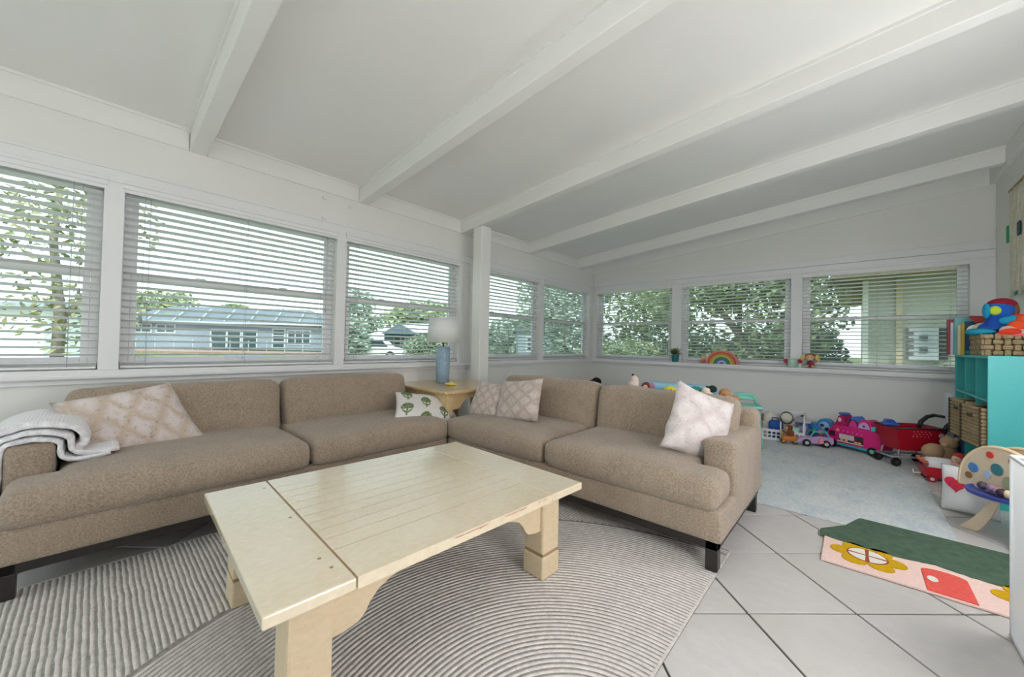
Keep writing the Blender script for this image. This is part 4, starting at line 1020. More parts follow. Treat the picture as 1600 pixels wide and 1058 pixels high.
plush('plush_fish', 'flat turquoise and blue soft toy hanging over the basket edge', (4.392, -1.50, BZ - 0.01), [
    ('fin', (38, 160, 190), [((0.0, 0.0, 0.045), (0.07, 0.13, 0.030)), ((-0.025, 0.10, 0.05), (0.05, 0.06, 0.030))]),
    ('back', (34, 92, 170), [((0.03, 0.0, 0.07), (0.055, 0.10, 0.020))])])
plush('plush_turtle', 'yellow and green soft toy at the right of the basket', (4.645, -1.57, BZ - 0.02), [
    ('shell', (208, 206, 60), [((0.0, -0.02, 0.05), (0.05, 0.05, 0.045)), ((0.03, 0.04, 0.14), (0.05, 0.045, 0.05))]),
    ('limb', (36, 128, 130), [((-0.03, 0.03, 0.09), (0.07, 0.03, 0.025)), ((0.04, -0.05, 0.02), (0.045, 0.02, 0.02))])])
plush('plush_bear', 'small tan and pink soft toy in the middle of the basket', (4.50, -1.63, BZ - 0.01), [
    ('body', (216, 178, 156), [((0.0, 0.0, 0.05), (0.05, 0.035, 0.04)), ((0.05, -0.01, 0.035), (0.04, 0.03, 0.03))]),
    ('scarf', (232, 110, 120), [((0.03, -0.025, 0.02), (0.05, 0.02, 0.018))])])

# ------------------------------------------------------------------ macrame on the right wall
mc = thing('wall_hanging', 'cream macrame hanging with green ornaments on the right wall', 'wall hanging', (4.70, -0.60, 1.62))
M_YARN = plain('cream_yarn', lin((216, 212, 196)), 1.0, 0.15, 60, bump=0.5, bscale=200)
MB().tube([(0, 0.02, 0.98), (0, -0.75, 0.98)], 0.011, 10).build('dowel', rgb(170, 140, 100, rough=0.7, vary=0.1), mc, smooth=True)
random.seed(11)
for k in range(34):
    y = 0.0 - k * 0.0205; top = 0.98; bot = 0.02 + 0.22 * abs((k - 16.5) / 16.5) * -0.1 + random.uniform(-0.02, 0.02)
    pts = [(random.uniform(-0.004, 0.004), y + 0.010 * math.sin(i * 1.3 + k * 0.9), top + (bot - top) * i / 9) for i in range(10)]
    MB().tube(pts, [0.006 + 0.0015 * math.sin(i * 2.1 + k) for i in range(10)], 5).build('strand', M_YARN, mc, smooth=True)
MB().rbox(-0.022, -0.010, -0.022, 0.022, 0.50, 0.66, 0.006, 4).build('ornament', rgb(24, 150, 78, rough=0.5), mc)
MB().rbox(-0.022, -0.010, -0.36, -0.29, 0.50, 0.62, 0.006, 4).build('ornament', rgb(28, 60, 74, rough=0.5), mc)
MB().rbox(-0.020, -0.008, -0.25, -0.20, -0.01, 0.025, 0.006, 4).build('ornament', rgb(20, 118, 128, rough=0.5), mc)

# ------------------------------------------------------------------ toys behind the right sofa
tchest = thing('toy_bench', 'pale blue kids bench behind the right sofa, topped with soft toys', 'bench', (2.43, -2.78, 0.0085))
MB().rbox(-0.46, 0.46, -0.17, 0.20, 0.05, 0.665, 0.04, 10).build('body', rgb(150, 190, 212, rough=0.9), tchest, smooth=True)
for x in (-0.4, 0.4):
    for y in (-0.12, 0.14): MB().lathe([(0.02, 0), (0.026, 0.06)], 10, T(x, y, 0)).build('foot', rgb(230, 226, 220), tchest)
m = MB(); m.rbox(-0.29, 0.34, -0.02, 0.17, 0.655, 0.752, 0.045, 10, nz=0.008); m.build('cushion', rgb(146, 196, 222, rough=0.9, vary=0.12, vscale=12), tchest, smooth=True)
plush('plush_penguin', 'white soft toy with dark cap standing left on the blue bench', (2.105, -2.84, 0.672), [
    ('body', (232, 214, 202), [((0, 0, 0.050), (0.062, 0.05, 0.050)), ((0.006, 0, 0.10), (0.036, 0.034, 0.045))]), ('cap', (34, 34, 40), [((-0.014, 0, 0.150), (0.011, 0.011, 0.010))]), ('base', (52, 62, 70), [((0.0, 0, 0.012), (0.066, 0.055, 0.014))])], group='soft toys behind the right sofa')
plush('plush_doll', 'soft doll with brown hair beside the white soft toy', (2.225, -2.86, 0.672), [
    ('hair', (104, 60, 52), [((0, 0.01, 0.052), (0.040, 0.036, 0.042))]), ('face', (226, 178, 150), [((0.006, -0.024, 0.044), (0.024, 0.018, 0.026))]), ('dress', (178, 122, 150), [((0.03, 0.03, 0.055), (0.040, 0.030, 0.040))])], group='soft toys behind the right sofa')
plush('plush_duck', 'yellow soft toy lying on the pale blue bench', (2.455, -2.885, 0.672), [
    ('body', (226, 206, 66), [((0, 0, 0.038), (0.058, 0.040, 0.040)), ((0.085, 0, 0.020), (0.075, 0.032, 0.022))]), ('eye', (40, 34, 30), [((0.018, -0.038, 0.048), (0.006, 0.005, 0.006)), ((-0.022, -0.037, 0.042), (0.006, 0.005, 0.006))])], group='soft toys behind the right sofa')
plush('plush_whale', 'teal and black soft toy on the pale blue bench', (2.655, -2.86, 0.672), [
    ('body', (58, 140, 124), [((0.0, 0.0, 0.048), (0.062, 0.04, 0.046))]), ('fin', (36, 44, 48), [((-0.045, -0.02, 0.03), (0.030, 0.025, 0.030)), ((0.12, 0.02, 0.08), (0.035, 0.02, 0.03))])], group='soft toys behind the right sofa')
plush('plush_penguin', 'white soft toy with dark cap peeking over the blush pillow', (2.74, -2.895, 0.672), [
    ('body', (226, 210, 190), [((0, 0, 0.030), (0.060, 0.04, 0.035)), ((0.0, 0, 0.066), (0.034, 0.030, 0.030))]), ('cap', (34, 34, 40), [((0.010, 0, 0.098), (0.012, 0.011, 0.009))])], group='soft toys behind the right sofa')
plush('plush_dog', 'tan soft dog at the right end of the blue bench', (2.865, -2.84, 0.655), [
    ('body', (176, 128, 84), [((0, 0, 0.055), (0.045, 0.04, 0.055)), ((0.06, 0.0, 0.03), (0.05, 0.035, 0.03))]), ('muzzle', (120, 70, 40), [((0.004, -0.034, 0.045), (0.020, 0.018, 0.022))])], group='soft toys behind the right sofa')
cb = thing('toy_box', 'low toy box in the corner behind the right sofa', 'box', (0.42, -0.58, 0.0))
MB().box(-0.28, 0.28, -0.22, 0.22, 0.0, 0.36).build('body', rgb(206, 198, 182, rough=0.7), cb, bevel=0.006); MB().box(-0.29, 0.29, -0.23, 0.23, 0.36, 0.385).build('lid', rgb(214, 206, 192, rough=0.7), cb, bevel=0.006)
plush('plush_bug', 'black and dark red soft toy in the corner below the windows', (0.40, -0.56, 0.386), [
    ('body', (34, 28, 34), [((0.02, 0, 0.10), (0.085, 0.07, 0.075)), ((0.075, -0.03, 0.06), (0.035, 0.03, 0.07))]), ('wing', (120, 24, 44), [((-0.065, 0, 0.08), (0.06, 0.05, 0.05))])], group=None)

# mint kids chair
M_MINT = plain('mint_paint', lin((140, 214, 198)), 0.45, 0.04)
kc = thing('kids_chair', 'mint green kids chair behind the arm of the right sofa', 'chair', (2.72, -1.28, 0.008), 0.25)
MB().rbox(-0.16, 0.16, -0.15, 0.15, 0.425, 0.452, 0.012, 6).build('seat', M_MINT, kc, smooth=True)
for a in (-1, 1):
    for b in (-1, 1): MB().tube([(a * 0.15, b * 0.14, 0.0), (a * 0.115, b * 0.105, 0.43)], [0.013, 0.019], 10).build('leg', M_MINT, kc, smooth=True)
pts = [(-0.155, -0.11, 0.44), (-0.155, -0.115, 0.50), (-0.150, -0.08, 0.545), (-0.145, 0.0, 0.56), (-0.150, 0.08, 0.545), (-0.155, 0.115, 0.50), (-0.155, 0.11, 0.44)]
MB().tube([(0.0 + y, 0.135 + 0.0 * x, z) for x, y, z in pts], 0.018, 10).build('backrest', M_MINT, kc, smooth=True)
MB().rbox(-0.10, 0.10, 0.125, 0.145, 0.49, 0.545, 0.010, 5).build('back_slat', M_MINT, kc, smooth=True)

# ------------------------------------------------------------------ toys along the back wall
M_WPL = plain('white_plastic', lin((226, 226, 232)), 0.4)
RZ_ = 0.0075                                     # top of the play rug
cr = thing('plastic_crate', 'white slotted plastic crate of toys by the back wall', 'crate', (2.985, -0.60, RZ_), 0.06)
cw, cdp, ch = 0.44, 0.36, 0.325
MB().box(-cw / 2, cw / 2, -cdp / 2, cdp / 2, 0.0, 0.012).build('floor_panel', M_WPL, cr)
def slotted(name, length, h, M, bars, low=None):
    m = MB(); t = 0.008
    m.box(-length / 2, length / 2, -t, t, 0.0, 0.03, M); top = low if low else h
    m.box(-length / 2, length / 2, -t, t, top - 0.03, top, M); m.box(-length / 2, length / 2, -t, t, top * 0.45, top * 0.45 + 0.014, M)
    for i in range(bars + 1):
        x = -length / 2 + length * i / bars; w = 0.014 if i in (0, bars) else 0.007
        m.box(max(-length / 2, x - w), min(length / 2, x + w), -t + 0.0006, t - 0.0006, 0.0006, h if i in (0, bars) or (low and i in (bars // 2,)) else top, M)
    return m.build(name, M_WPL, cr, bevel=0.002)
slotted('back_panel', cw, ch, T(0, cdp / 2, 0), 10); slotted('front_panel', cw, ch * 0.72, T(0, -cdp / 2, 0), 10, low=0.13)
slotted('side_panel', cdp, ch, T(-cw / 2, 0, 0) @ RZ(PI / 2), 6); slotted('side_panel', cdp, ch, T(cw / 2, 0, 0) @ RZ(PI / 2), 6)
pl = thing('toy_bag', 'blue toy bag inside the white crate', 'bag', (2.93, -0.64, RZ_ + 0.014)); MB().rbox(-0.07, 0.07, -0.06, 0.06, 0.0, 0.20, 0.035, 6, nz=0.01).build('body', rgb(28, 84, 164, rough=0.7), pl, smooth=True)
MB().tube([(-0.035, 0, 0.19), (-0.03, 0, 0.235), (0.03, 0, 0.235), (0.035, 0, 0.19)], 0.006, 6).build('handle', rgb(24, 60, 130, rough=0.7), pl, smooth=True)
pl = thing('toy_ball', 'cream ball with a black hoop round it in the crate', 'ball', (3.035, -0.60, RZ_ + 0.26)); MB().ball((0, 0, 0), (0.066, 0.066, 0.062), 18, 12).build('ball', rgb(222, 214, 200, rough=0.6), pl, smooth=True)
MB().tube([(0.064 * math.cos(a) * 0.94, -0.024 + 0.02 * math.sin(a), 0.068 * math.sin(a)) for a in [2 * PI * i / 26 for i in range(26)]], 0.007, 6, closed=True).build('hoop', rgb(34, 26, 26, rough=0.5), pl, smooth=True)
plush('plush_lamb', 'cream soft toy at the left inside the white crate', (2.86, -0.555, RZ_ + 0.014), [('body', (218, 210, 196), [((0, 0, 0.20), (0.08, 0.07, 0.09)), ((-0.02, 0, 0.10), (0.07, 0.07, 0.10))]), ('ear', (150, 120, 104), [((-0.075, -0.02, 0.22), (0.02, 0.03, 0.045))])], group=None)
pl = thing('toy_cup', 'pale green toy cup at the right inside the white crate', 'cup', (3.115, -0.675, RZ_ + 0.014)); MB().lathe([(0.04, 0), (0.045, 0.01), (0.055, 0.15), (0.048, 0.15), (0.04, 0.02)], 16).build('cup', rgb(170, 214, 196, rough=0.4), pl, smooth=True)
MB().tube([(0.052, 0, 0.12), (0.085, 0, 0.11), (0.085, 0, 0.06), (0.05, 0, 0.05)], 0.006, 6).build('handle', rgb(170, 214, 196, rough=0.4), pl, smooth=True)

def wheel(parent, x, y, z, r, w, tire=(28, 26, 28), hub=(150, 190, 186), ax='Y'):
    M_ = T(x, y, z) @ (RX(PI / 2) if ax == 'Y' else RY(PI / 2))
    t = MB().lathe([(r * 0.5, -w / 2), (r * 0.92, -w / 2), (r, -w / 4), (r, w / 4), (r * 0.92, w / 2), (r * 0.5, w / 2)], 20, M_).build('wheel', rgb(*tire, rough=0.6), parent, smooth=False)
    MB().lathe([(r * 0.42, -w * 0.56), (r * 0.48, -w * 0.5), (r * 0.48, w * 0.5), (r * 0.42, w * 0.56)], 14, M_).build('hub', rgb(*hub, rough=0.4), t)
# brown monkey on an orange scooter
mk = thing('toy_scooter', 'orange toy scooter with a brown animal rider beside the crate', 'toy', (3.085, -0.855, RZ_), 0.35)
MB().rbox(-0.075, 0.075, -0.035, 0.035, 0.035, 0.095, 0.022, 6).build('scooter_body', rgb(206, 118, 36, rough=0.5), mk, smooth=True)
MB().tube([(-0.055, 0, 0.07), (-0.085, 0, 0.145), (-0.06, 0, 0.155)], 0.008, 8).build('handlebar', rgb(226, 186, 60, rough=0.5), mk, smooth=True)
for x in (-0.055, 0.055): wheel(mk, x, 0, 0.032, 0.032, 0.034, (66, 58, 40), (206, 150, 60))
m = MB(); m.ball((0.012, 0, 0.125), (0.036, 0.034, 0.045)); m.ball((0.0, 0, 0.185), (0.036, 0.034, 0.034)); m.ball((0.0, 0.036, 0.20), 0.013, 8, 6); m.ball((0.0, -0.036, 0.20), 0.013, 8, 6); m.tube([(0.0, -0.03, 0.14), (-0.04, -0.03, 0.13), (-0.07, -0.02, 0.145)], 0.011, 8); m.build('rider', rgb(128, 74, 40, rough=0.9), mk, smooth=True)
MB().ball((-0.026, -0.012, 0.180), (0.016, 0.018, 0.018), 10, 8).build('muzzle', rgb(214, 170, 126, rough=0.9), mk, smooth=True)
# lavender toy house with a blue roof
th_ = thing('toy_house', 'lavender toy house with domed grey roof and blue slide', 'toy', (3.185, -0.52, RZ_), 0.1)
MB().rbox(-0.075, 0.075, -0.06, 0.06, 0.0, 0.22, 0.012, 5).build('wall', rgb(120, 116, 168, rough=0.5), th_, smooth=False)
MB().rbox(-0.045, 0.03, -0.066, -0.058, 0.10, 0.18, 0.004, 3).build('window', rgb(206, 196, 226, rough=0.4), th_); MB().rbox(-0.035, 0.02, -0.067, -0.058, 0.02, 0.085, 0.004, 3).build('door', rgb(52, 48, 120, rough=0.4), th_)
MB().lathe([(0.098, 0.22), (0.098, 0.236), (0.070, 0.262), (0.030, 0.280), (0.012, 0.29)], 20).build('roof', rgb(196, 190, 200, rough=0.5), th_, smooth=True)
MB().ball((0.0, 0, 0.287), (0.026, 0.022, 0.016), 10, 6).build('chimney', rgb(40, 34, 40, rough=0.5), th_, smooth=True)
sl = MB(); sl.tube([(0.07, -0.02, 0.20), (0.12, -0.06, 0.16), (0.17, -0.10, 0.09), (0.21, -0.13, 0.05)], [0.05, 0.052, 0.055, 0.045], 12); sl.build('slide', rgb(40, 116, 184, rough=0.4), th_, smooth=True)
# pale blue play castle
cs = thing('toy_castle', 'blue arched play castle between the toy car and the pink bus', 'toy', (3.375, -0.40, RZ_), -0.3)
prof = [(-0.11, 0), (0.11, 0), (0.11, 0.13)] + [(0.02 + 0.09 * math.cos(a), 0.15 + 0.13 * math.sin(a)) for a in [PI * i / 14 for i in range(1, 14)]] + [(-0.11, 0.12)]
MB().prism(prof, -0.05, 0.05, RX(PI / 2)).build('wall', rgb(64, 140, 200, rough=0.45), cs, bevel=0.004)
arch = [(-0.02 + 0.05, 0.13)] + [(0.02 + 0.062 * math.cos(a), 0.15 + 0.095 * math.sin(a)) for a in [PI * i / 12 for i in range(13)]]
MB().prism(arch[1:], -0.054, -0.046, RX(PI / 2) @ T(0, 0, 0.10)).build('arch_panel', rgb(160, 206, 232, rough=0.4), cs)
for x, z, c in ((0.0, 0.20, (30, 56, 110)), (0.045, 0.165, (24, 44, 96)), (0.02, 0.12, (226, 232, 240)), (-0.06, 0.10, (40, 96, 170)), (0.07, 0.10, (230, 236, 244))):
    MB().ball((x, -0.056, z), (0.022, 0.008, 0.018), 10, 6).build('panel_figure', rgb(*c, rough=0.5), cs, smooth=True)
MB().rbox(-0.10, 0.10, -0.075, -0.045, 0.0, 0.07, 0.01, 4).build('steps', rgb(214, 222, 236, rough=0.5), cs, smooth=True)
MB().rbox(-0.13, -0.07, -0.04, 0.04, 0.10, 0.165, 0.012, 4).build('turret', rgb(92, 176, 206, rough=0.5), cs, smooth=True)
# lavender toy car
tc_ = thing('toy_car', 'lavender and mint toy convertible in front of the castle', 'toy car', (3.295, -0.735, RZ_), 0.40)
prof = [(-0.17, 0.03), (0.16, 0.03), (0.172, 0.06), (0.165, 0.115), (0.03, 0.118), (-0.02, 0.105), (-0.10, 0.098), (-0.165, 0.072)]
MB().prism(prof, -0.065, 0.065, RX(PI / 2)).build('body', rgb(190, 156, 204, rough=0.4), tc_, bevel=0.010)
MB().rbox(-0.01, 0.13, -0.052, 0.052, 0.105, 0.125, 0.01, 4).build('seat', rgb(96, 70, 130, rough=0.5), tc_, smooth=True)
m = MB(); m.tube([(-0.055, -0.058, 0.10), (-0.01, -0.055, 0.165), (-0.01, 0.055, 0.165), (-0.055, 0.058, 0.10)], 0.007, 8); m.tube([(0.13, -0.058, 0.11), (0.10, -0.055, 0.17), (0.10, 0.055, 0.17), (0.13, 0.058, 0.11)], 0.007, 8); m.tube([(-0.01, -0.055, 0.165), (0.10, -0.055, 0.17)], 0.006, 8); m.build('roll_bar', rgb(90, 200, 190, rough=0.4), tc_, smooth=True)
MB().rbox(-0.19, -0.155, -0.06, 0.06, 0.025, 0.06, 0.012, 4).build('bumper', rgb(120, 190, 208, rough=0.4), tc_, smooth=True)
for x in (-0.085, 0.095):
    for y in (-0.066, 0.066): wheel(tc_, x, y, 0.040, 0.040, 0.030, (20, 18, 20), (196, 190, 204))
m = MB(); m.ball((0.06, -0.02, 0.16), (0.024, 0.02, 0.03)); m.build('passenger', rgb(232, 110, 130, rough=0.6), tc_, smooth=True); MB().lathe([(0.03, 0), (0.004, 0.075)], 12, T(0.045, -0.074, 0.05) @ RX(0.06)).build('tail_fin', rgb(240, 150, 160, rough=0.5), tc_)
m = MB(); m.ball((0.02, 0.03, 0.165), (0.022, 0.02, 0.032)); m.build('driver', rgb(40, 150, 120, rough=0.6), tc_, smooth=True)

# pink toy bus with castle roof
bus = thing('toy_bus', 'bright pink toy bus with castle turrets on its roof', 'toy bus', (3.665, -0.655, RZ_), -0.60)
PK = (214, 32, 122); PKD = (176, 24, 92)
prof = [(-0.255, 0.055), (0.26, 0.055), (0.275, 0.09), (0.275, 0.235), (0.262, 0.25), (-0.16, 0.25), (-0.215, 0.225), (-0.255, 0.155), (-0.265, 0.10)]
MB().prism(prof, -0.085, 0.085, RX(PI / 2)).build('body', rgb(*PK, rough=0.35), bus, bevel=0.014)
MB().rbox(-0.27, 0.275, -0.088, 0.088, 0.035, 0.062, 0.006, 5).build('chassis', rgb(70, 168, 184, rough=0.4), bus, smooth=False)
MB().rbox(-0.225, -0.165, -0.0895, -0.080, 0.125, 0.180, 0.006, 4).build('cab_window', rgb(60, 40, 52, rough=0.2), bus)
f = MB().box(-0.125, 0.115, -0.0885, -0.082, 0.088, 0.170).build('serving_window', rgb(70, 36, 60, rough=0.5), bus)
MB().box(-0.120, 0.030, -0.090, -0.087, 0.112, 0.166).build('menu_panel', rgb(214, 196, 196, rough=0.5), f); MB().box(-0.130, 0.120, -0.105, -0.084, 0.082, 0.090).build('counter', rgb(232, 206, 214, rough=0.4), f)
for x in (-0.09, -0.045, 0.05, 0.085): MB().ball((x, -0.094, 0.102), (0.018, 0.008, 0.012), 10, 6).build('treat', rgb(226, 190, 80, rough=0.6), f, smooth=True)
for i in range(5): MB().ball((-0.08 + i * 0.045, -0.088, 0.200 - i * 0.001), (0.008, 0.004, 0.009), 8, 6).build('stud', rgb(226, 120, 180, rough=0.4), bus, smooth=True)
st = [(0.026 * (1 if k % 2 == 0 else 0.45) * math.sin(k * PI / 5), 0.026 * (1 if k % 2 == 0 else 0.45) * math.cos(k * PI / 5)) for k in range(9, -1, -1)]
MB().prism(st, 0, 0.006, T(-0.135, -0.086, 0.200) @ RX(PI / 2)).build('star', rgb(246, 150, 110, rough=0.4), bus)
for x in (-0.19, 0.20):
    for y in (-0.082, 0.082): wheel(bus, x, y, 0.046, 0.046, 0.036, (18, 16, 20), (120, 200, 180))
gb = [(-0.21, 0.235), (-0.06, 0.25), (-0.075, 0.285), (-0.105, 0.36), (-0.125, 0.385), (-0.145, 0.36), (-0.165, 0.30)]
g1 = MB().prism([(-0.20, 0.24), (-0.055, 0.25), (-0.085, 0.300), (-0.100, 0.365), (-0.125, 0.372), (-0.150, 0.345), (-0.170, 0.285)], -0.07, 0.07, RX(PI / 2)).build('gable', rgb(*PKD, rough=0.35), bus, bevel=0.006)
MB().prism([(-0.128 + 0.018 * math.cos(a), 0.315 + 0.024 * math.sin(a)) for a in [2 * PI * i / 14 for i in range(14)]], 0.068, 0.074, RX(PI / 2)).build('gable_window', rgb(240, 206, 206, rough=0.4), g1)
MB().rbox(-0.16, -0.10, -0.05, 0.05, 0.368, 0.392, 0.010, 4).build('flag', rgb(52, 120, 186, rough=0.4), g1, smooth=True)
g2 = MB().prism([(-0.045, 0.25), (0.045, 0.25), (0.03, 0.30), (0.0, 0.345), (-0.03, 0.30)], -0.07, 0.07, RX(PI / 2)).build('gable', rgb(206, 60, 140, rough=0.35), bus, bevel=0.006)
MB().prism([(-0.050, 0.318), (0.0, 0.372), (0.055, 0.315), (0.02, 0.338), (-0.02, 0.345)], -0.072, 0.072, RX(PI / 2)).build('gable_roof', rgb(64, 112, 190, rough=0.4), g2)
g3 = MB().prism([(0.115 + 0.072 * math.cos(a), 0.25 + 0.108 * math.sin(a)) for a in [PI * i / 16 for i in range(17)]], -0.075, 0.075, RX(PI / 2)).build('arched_gable', rgb(206, 34, 120, rough=0.35), bus, bevel=0.006)
MB().prism([(0.115 + 0.052 * math.cos(a), 0.262 + 0.070 * math.sin(a)) for a in [PI * i / 16 for i in range(17)]], 0.074, 0.081, RX(PI / 2)).build('sunburst', rgb(206, 160, 210, rough=0.4), g3)
MB().ball((0.115, -0.082, 0.29), (0.012, 0.006, 0.012), 10, 6).build('knob', rgb(96, 60, 130, rough=0.4), g3, smooth=True)
MB().rbox(0.175, 0.215, -0.08, -0.02, 0.25, 0.30, 0.010, 4).build('mint_post', rgb(90, 200, 200, rough=0.4), bus, smooth=True)

# red shopping cart with black handles
sc_ = thing('toy_cart', 'red toy shopping cart with black handles beside the pink bus', 'toy cart', (4.03, -0.93, RZ_), 0.62)
M_CR = rgb(170, 20, 40, rough=0.35); M_BK = rgb(36, 40, 44, rough=0.45)
tz0, tz1 = 0.15, 0.365
b0, b1 = [(-0.155, -0.095), (0.155, -0.105), (0.155, 0.105), (-0.155, 0.095)], [(-0.205, -0.125), (0.215, -0.135), (0.215, 0.135), (-0.205, 0.125)]
bm = MB(); vs = [(x, y, tz0) for x, y in b0] + [(x, y, tz1) for x, y in b1] + [(x * 0.97, y * 0.95, tz0 + 0.006) for x, y in b0] + [(x * 0.97, y * 0.95, tz1) for x, y in b1]
bm._add(vs, [(3, 2, 1, 0)] + [(i, (i + 1) % 4, 4 + (i + 1) % 4, 4 + i) for i in range(4)] + [(8, 9, 10, 11)] + [(8 + i, 12 + i, 12 + (i + 1) % 4, 8 + (i + 1) % 4) for i in range(4)] + [(4 + i, 4 + (i + 1) % 4, 12 + (i + 1) % 4, 12 + i) for i in range(4)])
bk_ = bm.build('basket', M_CR, sc_)
MB().tube([(x, y, tz1) for x, y in b1], 0.008, 8, closed=True).build('rim', M_BK, bk_, smooth=True)
# rows of little holes, light from behind put into their pale colour, on the side that faces the room
for r in range(3):
    for c in range(5):
        t = (tz1 - 0.03 - r * 0.022 - tz0) / (tz1 - tz0); yy = -0.1 - 0.03 * t + (-0.003); MB().ball((-0.06 + c * 0.032 + (r % 2) * 0.016, yy - 0.0, tz1 - 0.03 - r * 0.022), (0.0055, 0.004, 0.0055), 8, 5).build('hole', rgb(196, 110, 110, rough=0.6), bk_, smooth=True)
t = 0.78; M_L = T(0.165, -0.1315, tz0 + t * (tz1 - tz0) - 0.01) @ RX(PI / 2)
ringp = [(0.021, -0.001), (0.021, 0.003), (0.014, 0.003), (0.014, -0.001)]
m = MB(); sg = 24; vs = []; fs = []
for r_, z_ in ringp:
    for k in range(sg): vs.append((r_ * math.cos(2 * PI * k / sg), r_ * math.sin(2 * PI * k / sg), z_))
for i in range(4):
    for k in range(sg): fs.append((i * sg + k, i * sg + (k + 1) % sg, ((i + 1) % 4) * sg + (k + 1) % sg, ((i + 1) % 4) * sg + k))
m._add(vs, fs, M_L); m.build('emblem_ring', rgb(236, 226, 226), sc_); MB().lathe([(0.007, -0.001), (0.007, 0.003)], 16, M_L).build('emblem_dot', rgb(236, 226, 226), sc_)
m = MB(); m.tube([(-0.22, -0.09, 0.085), (0.16, -0.09, 0.085), (0.16, 0.09, 0.085), (-0.22, 0.09, 0.085)], 0.009, 8, closed=True)
for x in (-0.17, 0.15):
    for y in (-0.09, 0.09): m.tube([(x, y, 0.085), (x * 0.9, y, 0.155)], 0.008, 8)
m.build('undercarriage', rgb(150, 144, 150, rough=0.4), sc_, smooth=True)
for x in (-0.19, 0.15):
    for y in (-0.10, 0.10): wheel(sc_, x, y, 0.040, 0.040, 0.026, (20, 18, 20), (60, 56, 60))
for y in (-0.125, 0.125):
    MB().tube([(0.19, y, 0.335), (0.215, y, 0.395), (0.27, y, 0.445), (0.34, y, 0.462)], [0.018, 0.020, 0.019, 0.015], 10).build('handle_arm', M_BK, sc_, smooth=True)
MB().tube([(0.335, -0.14, 0.462), (0.335, 0.14, 0.462)], 0.014, 10).build('handle_bar', M_BK, sc_, smooth=True)
bx = thing('toy_block', 'blue toy roof piece on the front of the red cart', 'toy', (3.895, -1.04, 0.372), 0.3)
MB().rbox(-0.06, 0.06, -0.04, 0.04, 0.006, 0.03, 0.008, 4).build('base', rgb(48, 84, 168, rough=0.4), bx, smooth=True); MB().prism([(-0.045, 0.028), (0.045, 0.028), (0.02, 0.062), (-0.03, 0.062)], -0.03, 0.03, RX(PI / 2)).build('roof', rgb(40, 78, 170, rough=0.4), bx)
# red stroller behind the cart by the shelf
sk = thing('toy_stroller', 'red and pink doll stroller between the cart and the shelf', 'doll stroller', (4.34, -0.53, 0.0), 0.3)
MB().rbox(-0.07, 0.07, -0.07, 0.07, 0.12, 0.30, 0.03, 6, nz=0.01).build('seat', rgb(206, 76, 130, rough=0.8), sk, smooth=True)
m = MB(); m.tube([(-0.09, -0.07, 0.02), (0.02, -0.07, 0.32), (0.05, -0.07, 0.46)], 0.008, 8); m.tube([(-0.09, 0.07, 0.02), (0.02, 0.07, 0.32), (0.05, 0.07, 0.46)], 0.008, 8); m.tube([(0.05, -0.07, 0.46), (0.05, 0.07, 0.46)], 0.010, 8); m.tube([(0.08, -0.07, 0.02), (-0.03, -0.07, 0.28)], 0.007, 8); m.tube([(0.08, 0.07, 0.02), (-0.03, 0.07, 0.28)], 0.007, 8); m.build('frame', rgb(150, 24, 44, rough=0.4), sk, smooth=True)
for x in (-0.09, 0.08):
    for y in (-0.07, 0.07): wheel(sk, x, y, 0.026, 0.026, 0.016)
MB().rbox(-0.06, 0.06, -0.075, -0.06, 0.13, 0.20, 0.006, 4).build('pocket', rgb(36, 120, 190, rough=0.7), sk, smooth=True)
tag(MB().box(4.283, 4.336, -0.792, -0.778, 0.0, 0.71).build('white_board', rgb(214, 212, 224, rough=0.5), bevel=0.003), 'narrow white board standing at the far end of the turquoise shelf', 'board')
# big teddy bear behind the doll
pf = thing('plush_bear', 'large tan teddy bear lying between the cart and the doll wagon', 'soft toy', (4.245, -1.10, 0.0), 0.5)
m = MB(); m.ball((0, 0, 0.14), (0.10, 0.085, 0.13)); m.ball((-0.10, -0.02, 0.20), (0.085, 0.06, 0.075)); m.build('body', rgb(176, 142, 112, rough=1.0, bump=0.5, bscale=120), pf, smooth=True)
m = MB(); m.ball((0.03, 0, 0.285), (0.062, 0.06, 0.055)); m.ball((0.05, 0.05, 0.325), 0.02, 8, 6); m.ball((0.05, -0.05, 0.325), 0.02, 8, 6); m.build('head', rgb(186, 150, 120, rough=1.0, bump=0.5, bscale=120), pf, smooth=True)
MB().ball((-0.02, -0.03, 0.27), (0.026, 0.024, 0.02), 10, 7).build('muzzle', rgb(200, 168, 136, rough=1.0), pf, smooth=True)

# doll in a red wagon
wg = thing('toy_wagon', 'small red toy wagon on the tiles holding a doll', 'toy wagon', (4.195, -1.405, 0.0), 0.18)
w0, w1 = [(-0.11, -0.065), (0.105, -0.065), (0.105, 0.065), (-0.11, 0.065)], [(-0.135, -0.082), (0.130, -0.082), (0.130, 0.082), (-0.135, 0.082)]
bm = MB(); vs = [(x, y, 0.035) for x, y in w0] + [(x, y, 0.125) for x, y in w1] + [(x * 0.95, y * 0.92, 0.042) for x, y in w0] + [(x * 0.95, y * 0.92, 0.125) for x, y in w1]
bm._add(vs, [(3, 2, 1, 0)] + [(i, (i + 1) % 4, 4 + (i + 1) % 4, 4 + i) for i in range(4)] + [(8, 9, 10, 11)] + [(8 + i, 12 + i, 12 + (i + 1) % 4, 8 + (i + 1) % 4) for i in range(4)] + [(4 + i, 4 + (i + 1) % 4, 12 + (i + 1) % 4, 12 + i) for i in range(4)])
bm.build('tray', rgb(190, 24, 44, rough=0.35), wg, bevel=0.004)
for x in (-0.085, 0.075):
    for y in (-0.074, 0.074): wheel(wg, x, y, 0.027, 0.027, 0.022, (150, 24, 34), (226, 206, 206))
